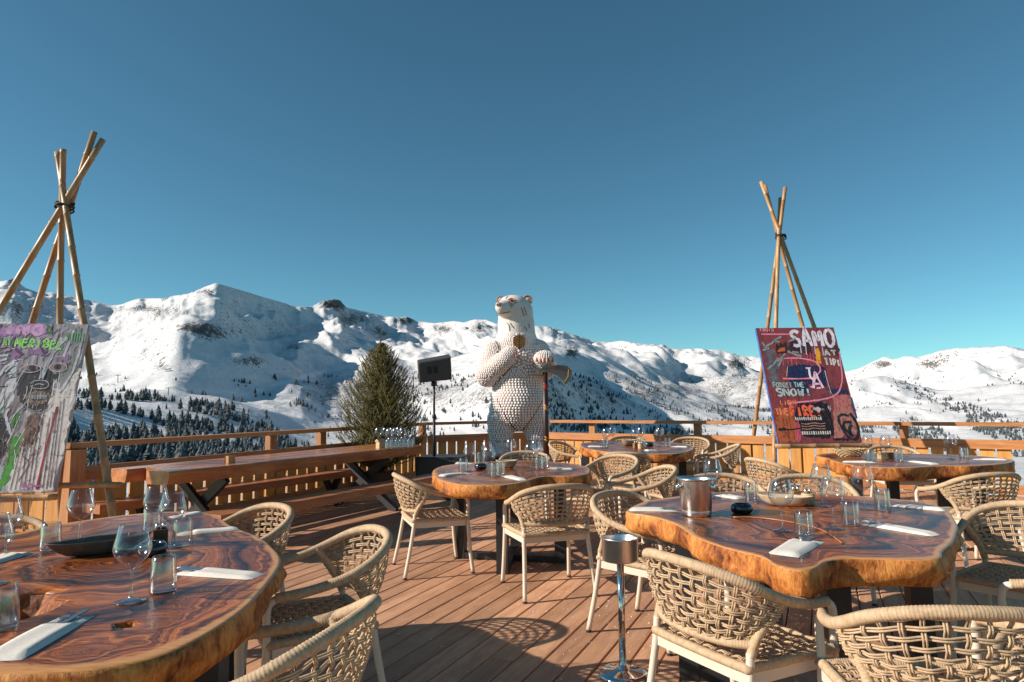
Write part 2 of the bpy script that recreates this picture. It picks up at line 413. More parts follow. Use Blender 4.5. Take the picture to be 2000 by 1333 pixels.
spur([(1290, 680), (1390, 725), (1480, 770)], 60, 260, 110)
spur([(1380, 688), (1470, 720), (1560, 760)], 55, 240, 110)
spur([(1735, 712), (1770, 740), (1790, 765)], 60, 240, 90)
spur([(1830, 700), (1900, 740), (1960, 770)], 45, 240, 70)
spur([(1910, 690), (1970, 720), (2010, 750)], 45, 240, 70)
spur([(60, 575), (40, 620), (0, 660)], 60, 200, 120)
# restore the skyline itself
YI = hyv[None, :] - (Z - EYE) / Y_ * F
rowS = int(np.where(np.abs(ts - 6) < 1e-9)[0][0])
over = np.maximum.accumulate(np.where(ts[:, None] <= 6.0, -YI, -1e9), axis=0)[rowS]
fixd = (ysk - (-over))                                   # pixels to lower (+) or raise (-) the crest
corr = fixd[None, :] * np.clip((ts - 4.3) / 1.5, 0, 1)[:, None]
Z = Z - corr / F * D
YI = hyv[None, :] - (Z - EYE) / Y_ * F
R, Cc = D.shape
rock = np.zeros_like(Z)
for (px, py, wx, wy, a) in [(645, 594, 24, 9, 1.25), (690, 622, 40, 14, .5), (375, 640, 34, 12, .85), (410, 655, 30, 14, .55), (400, 570, 18, 9, .5), (790, 626, 22, 7, .9), (862, 642, 16, 8, .7), (938, 640, 20, 11, .7),
                            (15, 545, 14, 8, 1.0), (40, 600, 60, 20, .35), (330, 612, 40, 8, .4), (270, 603, 40, 5, .5), (1115, 690, 16, 10, .8), (1440, 712, 24, 12, .85), (1730, 712, 18, 7, .6), (320, 720, 24, 9, .6), (570, 678, 18, 5, .8), (215, 752, 30, 4, .6),
                            (480, 705, 32, 8, .6), (1820, 712, 16, 6, .5), (1070, 645, 20, 5, .4), (1370, 690, 26, 4, .5), (740, 648, 30, 10, .45)]:
    rock += a * np.exp(-((PX[None, :] - px) / wx) ** 2 - ((YI - py) / wy) ** 2)
crag = np.clip(rock, 0, 1.2) * np.clip((D - 1400) / 800, 0, 1)
Z = Z + crag * (ridged(X_ / 34, Y_ / 60, 4, 91) - .66) * 46
def pdist(line):
    d_ = np.full_like(YI, 1e9)
    for (x0, y0), (x1, y1) in zip(line[:-1], line[1:]):
        ux, uy = x1 - x0, y1 - y0; t = np.clip(((PX[None, :] - x0) * ux + (YI - y0) * uy) / (ux * ux + uy * uy), 0, 1)
        d_ = np.minimum(d_, np.hypot(PX[None, :] - x0 - t * ux, (YI - y0 - t * uy) * 1.6))
    return d_
piste = np.zeros_like(Z)
for wd_, line in [(7, [(300, 800), (400, 782), (480, 770), (560, 745), (650, 722), (700, 712)]), (6, [(560, 745), (562, 760), (600, 785), (622, 798)]), (11, [(480, 793), (560, 805), (640, 828), (770, 850)]), (6, [(1100, 725), (1180, 745), (1260, 792), (1340, 830)]),
                  (6, [(1150, 848), (1250, 842), (1290, 828), (1240, 822)]), (16, [(1690, 760), (1760, 790), (1850, 840), (1930, 870)]), (6, [(210, 765), (330, 762), (460, 768)]), (8, [(800, 790), (860, 815), (930, 850)])]:
    piste = np.maximum(piste, np.exp(-(pdist(line) / wd_) ** 4))
brush = np.clip(np.exp(-((YI - 768) / 56) ** 2) * np.clip((PX[None, :] - 480) / 150, 0.15, 1) * (1 - .75 * np.clip((PX[None, :] - 1560) / 120, 0, 1)), 0, 1)
me = bpy.data.meshes.new('mountain'); nv = R * Cc
me.vertices.add(nv); me.vertices.foreach_set('co', np.stack([X_, Y_, Z], -1).astype(np.float32).ravel())
idx = np.arange(nv).reshape(R, Cc); q = np.stack([idx[:-1, :-1], idx[:-1, 1:], idx[1:, 1:], idx[1:, :-1]], -1).reshape(-1, 4)
me.loops.add(q.size); me.loops.foreach_set('vertex_index', q.ravel().astype(np.int32)); me.polygons.add(len(q))
me.polygons.foreach_set('loop_start', (np.arange(len(q)) * 4).astype(np.int32)); me.polygons.foreach_set('use_smooth', np.ones(len(q), bool)); me.update(); me.validate()
brush = brush * (1 - piste) - .8 * piste; rock = rock * (1 - piste)
for nm, arr in (('rock', rock), ('brush', brush), ('piste', piste)):
    a_ = me.attributes.new(nm, 'FLOAT', 'POINT'); a_.data.foreach_set('value', np.clip(arr, -1, 1.5).astype(np.float32).ravel())
def snow_mat():
    mt, t, b, o = newmat('snow_and_rock'); g = N(t)
    geo = g.n('NewGeometry'); sp = g.n('SeparateXYZ'); g.l(geo.outputs['Normal'], sp.inputs[0])
    v = geo.outputs['Position']
    n_big = g.noise(v, .012, 6, .62); n_mid = g.noise(v, .06, 5, .65, .4); n_f = g.noise(v, .22, 4, .65)
    A = g.n('Attribute'); A.attribute_name = 'rock'; B = g.n('Attribute'); B.attribute_name = 'brush'
    steep = g.ramp(sp.outputs[2], [(.62, 1.0), (.86, 0.0)])
    ra = g.math('ADD', g.math('MULTIPLY', A.outputs['Fac'], .24), g.math('MULTIPLY', steep, .09))
    n_x = g.noise(v, .11, 6, .75, .8)
    k = g.math('ADD', g.math('ADD', g.math('MULTIPLY', n_big, .25), g.math('MULTIPLY', n_x, .75)), ra)
    rockm = g.ramp(k, [(.618, 0.0), (.65, 1.0)])
    bk = g.math('ADD', g.math('ADD', g.math('MULTIPLY', n_f, .6), g.math('MULTIPLY', n_mid, .25)), g.math('MULTIPLY', B.outputs['Fac'], .20))
    bm_ = g.math('MULTIPLY', g.ramp(bk, [(.575, 0.0), (.64, .8)]), g.ramp(n_big, [(.38, 0.0), (.52, 1.0)]))
    snow = g.ramp(n_big, [(.35, (.57, .585, .61)), (.65, (.67, .675, .685))])
    rc = g.ramp(n_f, [(.3, (.045, .045, .05)), (.7, (.16, .145, .135))])
    P_ = g.n('Attribute'); P_.attribute_name = 'piste'; snow = g.mix(P_.outputs['Fac'], snow, (.74, .74, .745)); rockm = g.math('MULTIPLY', rockm, g.math('SUBTRACT', 1.0, P_.outputs['Fac']))
    c1 = g.mix(rockm, snow, rc); c2 = g.mix(bm_, c1, (.11, .10, .095))
    g.l(c2, b.inputs['Base Color']); b.inputs['Roughness'].default_value = .75; b.inputs['Specular IOR Level'].default_value = .2
    h = g.math('ADD', g.math('MULTIPLY', n_mid, 5.0), g.math('MULTIPLY', n_big, 14.0)); h = g.math('ADD', h, g.math('MULTIPLY', n_f, 1.2))
    g.bump(h, .5, 1.0, b); return mt
struct(link('mountain', me, snow_mat()))['label'] = 'snow covered mountain slopes with rock and ski runs'

# ---- distant conifers
def conifer_meshes(seed):
    r_ = random.Random(seed); crown = MB(); trunk = MB()
    trunk.tube([(0, 0, -.06), (0, 0, .5), (0, 0, .98)], lambda i: (.022, .016, .004)[i], 4)
    lay = 7; n = 7
    for i in range(lay):
        z0 = .08 + .78 * i / lay; z1 = z0 + .26; rr = .20 * (1 - (i / lay) ** 1.6) ** .8 * (.72 if i == 0 else 1) + .03; vs_ = []
        for j in range(n):
            a = 2 * math.pi * (j + .5 * (i % 2)) / n + r_.uniform(-.2, .2); q_ = rr * r_.uniform(.65, 1.25)
            vs_.append((q_ * math.cos(a), q_ * math.sin(a), z0 + r_.uniform(-.05, .04)))
        vs_.append((r_.uniform(-.02, .02), r_.uniform(-.02, .02), min(z1, 1.0)))
        crown.add(vs_, [(j, (j + 1) % n, n) for j in range(n)])
    return crown, trunk
CON = [conifer_meshes(s) for s in range(5)]
def zone(px, y):
    m_ = 0.035 if 735 < y < 900 else 0.0
    if px < 600 and y > 797 + max(0, (px - 430)) * .22: m_ = .44 if px < 545 else .34
    if 560 < px < 1000 and y > 735: m_ = .17
    if 1060 < px < 1350 and y > 735 + max(0, px - 1200) * .35: m_ = .30 if y < 800 else .7
    if 1330 < px < 1700 and y > 795: m_ = .42
    if px > 1740:
        dd = y - (768 + (px - 1800) * .33)
        if -6 < dd < 20: m_ = .65
        if px > 1880 and 0 < dd < 70: m_ = .9
        if y > 835 and px < 1900: m_ = .55
        elif dd > 22 and px < 1880: m_ = .03
    if 1580 < px < 1740 and y < 830: m_ = .03
    return m_
rr_ = random.Random(11); cand = []
fb = fbm(X_ / 70, Y_ / 70, 4, 77) * .62 + fbm(X_ / 190, Y_ / 240, 3, 83) * .38
cum = np.clip(D ** 1.3 / 1e4, .02, 6) * ((ts[:, None] > 2.25) & (ts[:, None] < 5.0)); 
p_ = (cum / cum.sum()).ravel(); pick = rng.choice(nv, 70000, p=p_)
cf = ((ts[:, None] > 2.2) & (ts[:, None] < 3.25) & (PX[None, :] < 640) & (PX[None, :] > -100)) * D; pick = np.concatenate([pick, rng.choice(nv, 5500, p=(cf / cf.sum()).ravel())])
for i in pick:
    r0, c0 = divmod(int(i), Cc)
    if c0 >= Cc - 1 or r0 >= R - 1: continue
    px, y = PX[c0], YI[r0, c0]; z_ = zone(px, y)
    if piste[r0, c0] > .3 or z_ <= 0 or px < -120 or px > 2120 or y > 960: continue
    thr = .62 - .34 * z_
    if fb[r0, c0] < thr - .02 or rr_.random() > (.25 + .75 * z_): continue
    a, b_ = rr_.random(), rr_.random()
    P = [(q_[r0, c0] * (1 - a) + q_[r0, c0 + 1] * a) * (1 - b_) + (q_[r0 + 1, c0] * (1 - a) + q_[r0 + 1, c0 + 1] * a) * b_ for q_ in (X_, Y_, Z)]
    h = rr_.uniform(6, 16) * (1.0 if px < 600 else .72) * (.75 if rr_.random() < .4 else 1)
    cand.append((h / P[1], P, h, px, y))
cand.sort(key=lambda c_: -c_[0])
cand = cand[:16000]
vis = [c_ for c_ in cand if 125 < c_[3] < 1990 and c_[4] < 868][:170]
ids = set(id(c_) for c_ in vis)
crm = [c_[0] for c_ in CON]
cme = [(mesh('conifer_crown', c_.v, c_.f), mesh('conifer_trunk', t_.v, t_.f)) for c_, t_ in CON]
for c_ in vis:
    k = rr_.randrange(5); s_ = c_[2]
    o = thing('far_conifer', 'dark conifer standing on the snowy slope beyond the deck railing', 'tree', c_[1], rr_.uniform(0, 6.28), 'conifers on the slope beyond the railing')
    o.scale = (s_ * rr_.uniform(.9, 1.3),) * 2 + (s_,)
    link('crown', cme[k][0], MAT['conifer'], o); link('trunk', cme[k][1], MAT['conifer_bark'], o)
V_ = []; Fc = []; base = 0
cv_np = [(np.array(c_.v), np.array(c_.f)) for c_ in crm]
for c_ in cand:
    if id(c_) in ids: continue
    v, f = cv_np[rr_.randrange(5)]; a = rr_.uniform(0, 6.28); s_ = c_[2]; ws = s_ * rr_.uniform(.9, 1.35)
    R2 = np.array([[math.cos(a) * ws, -math.sin(a) * ws, 0], [math.sin(a) * ws, math.cos(a) * ws, 0], [0, 0, s_]])
    V_.append(v @ R2.T + np.array(c_[1])); Fc.append(f + base); base += len(v)
o = link('far_forest', mesh('far_forest', np.concatenate(V_), [tuple(x) for x in np.concatenate(Fc)]), MAT['conifer'])
o['kind'] = 'stuff'; o['label'] = 'dark conifer forest scattered over the far snowy slopes'; o['category'] = 'forest'
# ---- ski lift pylons
for (px, py, Yd, h, lab) in [(226, 748, 1400, 9, 'tiny ski lift pylon on the snow right of the left painting'), (327, 773, 1150, 8, 'tiny ski lift pylon above the dark forest edge')]:
    c0 = int(np.argmin(np.abs(PX - px))); r0 = int(np.argmin(np.abs(YI[:, c0] - py) + 1e3 * (ts > 5.9)))
    p = Vector((X_[r0, c0], Y_[r0, c0], Z[r0, c0]))
    py_ = thing('ski_lift_pylon', lab, 'pylon', p, 0, 'ski lift pylons')
    s_ = p.y / 1150
    MB().tube([(0, 0, -2), (0, 0, 14 * s_)], .6 * s_, 6).build('mast', MAT['black'], py_)
    MB().bar((-5 * s_, 0, 13.2 * s_), (5 * s_, 0, 13.2 * s_), .9 * s_, .9 * s_).build('crossarm', MAT['black'], py_)

# ================================================================== deck
P0 = Vector((-4.55, 6.95, 0)); PL = Vector((-8.2, 7.9, 0)); P1 = Vector((-1.66, 12.75, 0)); P2 = Vector((.35, 13.7, 0)); P3 = Vector((7.2, 9.42, 0)); P4 = Vector((11.5, 6.9, 0))
deck_poly = [Vector((-9, -4, 0)), PL + Vector((-.8, 0, 0)), P0, P1, P2, P3, P4, Vector((11.5, -4, 0))]
BD = Vector((.4192, .9079, 0)); BN = Vector((.9079, -.4192, 0)); PITCHB = .146; BW = .139
deck = struct(thing('deck', 'reddish brown timber deck boards of the terrace', 'deck'))
del deck['category']
def clip_line(c):                        # extent along BD inside the deck outline at offset c along BN
    hits = []
    n = len(deck_poly)
    for i in range(n):
        a, b_ = deck_poly[i], deck_poly[(i + 1) % n]; da, db = a.dot(BN) - c, b_.dot(BN) - c
        if da * db < 0: p = a.lerp(b_, da / (da - db)); hits.append(p.dot(BD))
    return (min(hits), max(hits)) if len(hits) >= 2 else None
ang = math.atan2(BD.y, BD.x); rd_ = random.Random(5); count = 0
c = -11.0; rest = MB()
while c < 11:
    ex = clip_line(c)
    if ex:
        s0, s1 = ex[0], ex[1] - .02; s0 = max(s0, -3.5); cut = s0 - rd_.uniform(0, 3.5)
        while cut < s1:
            a = max(cut, s0); b_ = min(cut + 4.2, s1); cut += 4.2
            if b_ - a < .15: continue
            a += .003; ln = b_ - a - .003; mid_ = BD * ((a + b_) / 2) + BN * c
            # only boards the camera can see or that lie close by
            ok = any((lambda p: p.y > .8 and abs(p.x) < p.y * .80 + 1.2)(BD * (a + (b_ - a) * t) + BN * c) for t in (0, .25, .5, .75, 1))
            if not ok: continue
            hw, ch, th = BW / 2, .005, .028
            pr = [(-hw, -th), (hw, -th), (hw, -ch), (hw - ch, 0), (-hw + ch, 0), (-hw, -ch)]
            vs_ = [(sx * ln / 2, y, z) for sx in (-1, 1) for (y, z) in pr]
            fs = [(0, 1, 2, 3, 4, 5), (11, 10, 9, 8, 7, 6)] + [(i, i + 6, (i + 1) % 6 + 6, (i + 1) % 6) for i in range(6)]
            o = link('deck_board', mesh('deck_board', vs_, fs), MAT['deck'], deck, (mid_.x, mid_.y, rd_.uniform(-.0012, .0012)), ang + rd_.uniform(-.0004, .0004)); count += 1
    c += PITCHB
print('deck boards', count)
# dark joist layer under the gaps
b = MB(); n = len(deck_poly); b.add([(p.x, p.y, -.16) for p in deck_poly], [tuple(range(n))])
b.build('underdeck', MAT['darkblock'], deck)
bf = MB()
for i in range(1, n - 2): bf.bar(deck_poly[i] + Vector((0, .03, -.15)), deck_poly[i + 1] + Vector((0, .03, -.15)), .05, .24)
bf.build('deck_fascia', MAT['rail'], deck)

# ================================================================== railings
def railing(A, B, label, posts, endposts=(True, True), pst=.12):
    d = (B - A); ln = d.length; d.normalize(); nrm = Vector((d.y, -d.x, 0))
    if nrm.dot(-A) < 0: nrm = -nrm                    # towards the terrace
    rz = math.atan2(d.y, d.x)
    t = thing('railing', label, 'railing', A, rz, 'timber railings round the terrace')
    ny = 1 if (Matrix.Rotation(rz, 3, 'Z') @ Vector((0, 1, 0))).dot(nrm) > 0 else -1
    MB().box((ln / 2, 0, 1.0), (ln + .1, .125, .055)).build('top_rail', MAT['rail'], t)
    MB().box((ln / 2, ny * .032, .715), (ln - .06, .04, .13)).build('lower_rail', MAT['rail'], t)
    MB().box((ln / 2, ny * .034, .085), (ln - .06, .042, .13)).build('base_rail', MAT['rail'], t)
    rp = random.Random(int(ln * 1000)); s_ = .05
    wv = [mesh('picket', *(lambda q: (q.v, q.f))(MB().box((0, 0, .345), (w_, .022, .67)))) for w_ in (.158, .164, .17)]
    while s_ < ln - .12:
        k = rp.randrange(3); w_ = (.158, .164, .17)[k]
        if s_ + w_ > ln: break
        o = link('picket', wv[k], MAT['picket'], t, (s_ + w_ / 2, -ny * rp.uniform(0, .004), rp.uniform(-.006, .006)))
        s_ += w_ + rp.uniform(.026, .04)
    pl = ([0] if endposts[0] else []) + posts + ([ln] if endposts[1] else [])
    for p in pl:
        MB().box((p, -ny * .075, .485), (pst, .1, .97)).build('post', MAT['post'], t)
    return t
def along(A, B, px):                                  # distance along A-B of the post seen at column px
    k = (px - 1000) / F * math.cos(PITCH); d = B - A
    s_ = (k * A.y - A.x) / (d.x - k * d.y); return s_ * d.length
railing(PL, P0, 'timber railing behind the left painting', [1.6], (True, False))
railing(P0, P1, 'shaded timber railing behind the long table and the spruce', [.06, along(P0, P1, 537), along(P0, P1, 634), along(P0, P1, 730)], (False, True))
railing(P1, P2, 'short shaded timber railing behind the black box and bear', [], (False, True))
railing(P2, P3, 'sunlit yellow timber railing behind the right painting', [along(P2, P3, 1152), along(P2, P3, 1357), along(P2, P3, 1560), along(P2, P3, 1760)], (False, False))
railing(P3, P4, 'timber railing beginning at the thick post at the right edge', [1.8, 3.6], (False, False))
tag(MB().box((0, 0, .52), (.17, .15, 1.02)).build('railing_post', MAT['post'], None, False, P3 + Vector((.04, -.08, 0)), math.atan2((P3 - P2).y, (P3 - P2).x)), 'thick timber post at the right edge of the deck railing', 'post')
b = MB().box((.07, .05, .49), (.16, .20, .94))
tag(b.build('corner_post', MAT['post'], None, False, P0 + Vector((.05, -.14, 0)), math.atan2((P1 - P0).y, (P1 - P0).x)), 'broad boxed corner post of the railing right of the left painting', 'post')

# ================================================================== chairs
def wrapped(pts, r0, pitch=.0105, n=10, per=3):
    p = resample(crom(pts, 8), step=pitch / per)
    b = MB(); b.tube(p, lambda i: r0 * (1 + .15 * abs(math.sin(math.pi * i / per + .3))), n); return b
RIMPTS = [(-.262, .215, .625), (-.285, .10, .640), (-.300, -.03, .668), (-.296, -.13, .704), (-.255, -.225, .752), (-.15, -.292, .786), (0, -.315, .796),
          (.15, -.292, .786), (.255, -.225, .752), (.296, -.13, .704), (.300, -.03, .668), (.285, .10, .640), (.262, .215, .625)]
def ribbon(pts, nrm, amp, phase, r_=.0036, gap=.0041, side=None):
    """a pair of cords following pts, woven over and under along nrm"""
    b = MB(); k = len(pts)
    for sgn in (-1, 1):
        path = []
        for i in range(k):
            t = (pts[min(i + 1, k - 1)] - pts[max(i - 1, 0)]).normalized(); sd_ = t.cross(nrm[i]).normalized()
            path.append(pts[i] + sd_ * (gap * sgn) + nrm[i] * (amp * phase(i)))
        b.tube(path, r_, 5, caps=False)
    return b
def make_chair():
    t = thing('woven_armchair', '', 'chair')
    wrapped(RIMPTS, .0182).build('top_rail', MAT['rope'], t, True)
    rim = crom(RIMPTS, 10)
    for s_ in (-1, 1):
        wrapped([(s_ * .297, -.075, .682), (s_ * .272, -.125, .615), (s_ * .250, -.165, .545), (s_ * .243, -.19, .485)], .0165, n=8).build('side_post', MAT['rope'], t, True)
    low = [(-.248, -.172, .525), (-.15, -.222, .520), (0, -.242, .518), (.15, -.222, .520), (.248, -.172, .525)]
    wrapped(low, .0150, n=8).build('lower_rail', MAT['rope'], t, True)
    # back weave between the lower rail and the rim
    NU, NV = 16, 9
    topc = resample([p for p in rim if p.y < -.055], n=61); lowc = resample(crom([(-.262, -.14, .56)] + low[1:4] + [(.262, -.14, .56)], 10), n=61)
    def S(u, v):
        i = u * 60; k = min(int(i), 59); a = topc[k].lerp(topc[k + 1], i - k); b_ = lowc[k].lerp(lowc[k + 1], i - k)
        p = b_.lerp(a, v); out = Vector((p.x, p.y + .05, 0)).normalized(); return p + out * (.018 * math.sin(math.pi * v))
    def NR(u, v):
        e = .01; a = S(min(u + e, 1), v) - S(max(u - e, 0), v); b_ = S(u, min(v + e, 1)) - S(u, max(v - e, 0)); return b_.cross(a).normalized()
    wv = MB()
    for i in range(NU):
        u = (i + .6) / (NU + .2); vs_ = [v / 32 for v in range(33)]; pts = [S(u, v) for v in vs_]; nr = [NR(u, v) for v in vs_]
        q_ = ribbon(pts, nr, .0062, lambda k, i=i: math.cos(math.pi * (vs_[k] * NV - .5 + i)));  wv.add(q_.v, q_.f)
    for j in range(NV):
        v = (j + .5) / NV; us = [u / 60 for u in range(61)]; pts = [S(u, v) for u in us]; nr = [NR(u, v) for u in us]
        q_ = ribbon(pts, nr, .0062, lambda k, j=j: -math.cos(math.pi * (us[k] * (NU + .2) - .6 + j)) ); wv.add(q_.v, q_.f)
    wv.build('woven_back', MAT['rope'], t, True)
    # seat
    sc_ = [(-.205, -.205), (.205, -.205), (.24, -.16), (.262, .19), (.225, .235), (-.225, .235), (-.262, .19), (-.24, -.16)]
    per = crom([(x, y, .447) for x, y in sc_], 6, closed=True)
    p = resample(per + [per[0]], step=.0085 / 3)[:-1]
    b = MB(); b.tube(p, lambda i: .0165 * (1 + .15 * abs(math.sin(math.pi * i / 3))), 8, closed=True); b.build('seat_rim', MAT['rope'], t, True)
    wv = MB(); NX, NY = 13, 12
    for i in range(NX):
        x = -.235 + .47 * (i + .5) / NX; ys = [-.2 + .43 * k / 36 for k in range(37)]
        pts = [Vector((x * (1 + .1 * (y - .0)), y, .455 - .012 * (1 - (x / .25) ** 2))) for y in ys]; nr = [Vector((0, 0, 1))] * 37
        q_ = ribbon(pts, nr, .0055, lambda k, i=i: math.cos(math.pi * ((ys[k] + .2) / .43 * NY - .5 + i)), .0038, .0047); wv.add(q_.v, q_.f)
    for j in range(NY):
        y = -.2 + .43 * (j + .5) / NY; xs = [-.245 + .49 * k / 40 for k in range(41)]
        pts = [Vector((x, y, .455 - .012 * (1 - (x / .25) ** 2))) for x in xs]; nr = [Vector((0, 0, 1))] * 41
        q_ = ribbon(pts, nr, .0055, lambda k, j=j: -math.cos(math.pi * ((xs[k] + .235) / .47 * NX - .5 + j)), .0038, .0047); wv.add(q_.v, q_.f)
    wv.build('woven_seat', MAT['rope'], t, True)
    fr_ = MB()
    c4 = [Vector((-.236, -.19, .412)), Vector((.236, -.19, .412)), Vector((.258, .225, .412)), Vector((-.258, .225, .412))]
    for i in range(4): fr_.bar(c4[i], c4[(i + 1) % 4], .026, .044)
    fr_.build('seat_frame', MAT['cream'], t)
    for s_ in (-1, 1):
        lg = MB().tube(crom([(s_ * .262, .20, .624), (s_ * .263, .232, .612), (s_ * .264, .248, .57), (s_ * .262, .245, .45), (s_ * .268, .262, .2), (s_ * .275, .285, .012)], 6), .0155, 10).build('leg', MAT['cream'], t, True)
        MB().tube([(s_ * .275, .285, 0), (s_ * .2745, .284, .014)], .0165, 10).build('foot_cap', MAT['rubber'], lg)
        lg = MB().tube(crom([(s_ * .243, -.19, .50), (s_ * .245, -.20, .40), (s_ * .255, -.235, .2), (s_ * .268, -.275, .012)], 5), .0155, 10).build('leg', MAT['cream'], t, True)
        MB().tube([(s_ * .268, -.275, 0), (s_ * .2675, -.274, .014)], .0165, 10).build('foot_cap', MAT['rubber'], lg)
    return t
chair0 = make_chair()
CH = [
 ((-.75, 2.04), (-.97, .2), 'nearest rope armchair at bottom left, cut off by the picture edge'),
 ((-.90, 3.08), (-.87, -.49), 'rope armchair right of the left slab table, its seat in view'),
 ((-1.60, 3.80), (-.69, -.73), 'rope armchair at the far right corner of the left slab table, below the long bench'),
 ((-2.74, 3.40), (.25, -.97), 'rope armchair mostly hidden behind the tumbler at the left picture edge'),
 ((-.70, 5.78), (.95, .33), 'rope armchair left of the middle slab table, seen from its side'),
 ((.25, 5.12), (-.28, .96), 'rope armchair in front of the middle slab table, its back to us'),
 ((.12, 7.78), (-.1, -.99), 'rope armchair behind the middle slab table, in front of the bear'),
 ((.98, 7.2), (-.75, -.66), 'rope armchair at the far right side of the middle slab table'),
 ((1.12, 6.05), (-.93, -.1), 'rope armchair between the middle slab table and the steel ice bucket'),
 ((.83, 4.2), (.73, -.69), 'rope armchair behind the steel bucket stand, left of the right slab table'),
 ((.88, 2.76), (.87, .49), 'rope armchair in front of the right slab table beside the bucket stand'),
 ((1.34, 2.24), (.13, .99), 'nearest rope armchair at bottom right, its wide woven back to us'),
 ((2.04, 2.50), (-.75, .66), 'rope armchair at the right picture edge, only its dark arms in view'),
 ((2.68, 3.58), (-.78, -.62), 'rope armchair right of the right slab table, its woven back facing us'),
 ((2.22, 4.98), (-.2, -.98), 'rope armchair behind the right slab table, behind the wine glasses'),
 ((1.62, 5.1), (.0, -1), 'rope armchair low behind the ice bucket and the right slab table'),
 ((2.72, 6.85), (.9, .25), 'rope armchair left of the far right slab table, below the easel'),
 ((3.72, 5.55), (-.1, .99), 'rope armchair in front of the far right slab table, its back to us'),
 ((4.62, 8.05), (-.1, -1), 'rope armchair behind the far right slab table by the yellow railing'),
 ((1.32, 8.05), (.2, .98), 'rope armchair in front of the far middle slab table, its back to us'),
 ((2.68, 8.95), (-.95, .2), 'rope armchair right of the far middle slab table, turned sideways'),
 ((2.72, 10.45), (-.45, -.89), 'rope armchair behind the right end of the far middle slab table'),
 ((1.86, 10.75), (0, -1), 'rope armchair hidden behind the bowl on the far middle slab table'),
 ((.86, 9.75), (.86, -.5), 'rope armchair left of the far middle slab table, beside the bear'),
]
for i, (p, f_, lab) in enumerate(CH):
    o = chair0 if i == 0 else copy_tree(chair0)
    o.location = (p[0], p[1], 0); o.rotation_euler = (0, 0, math.atan2(f_[1], f_[0]) - math.pi / 2)
    tag(o, lab, 'chair', 'woven rope armchairs')

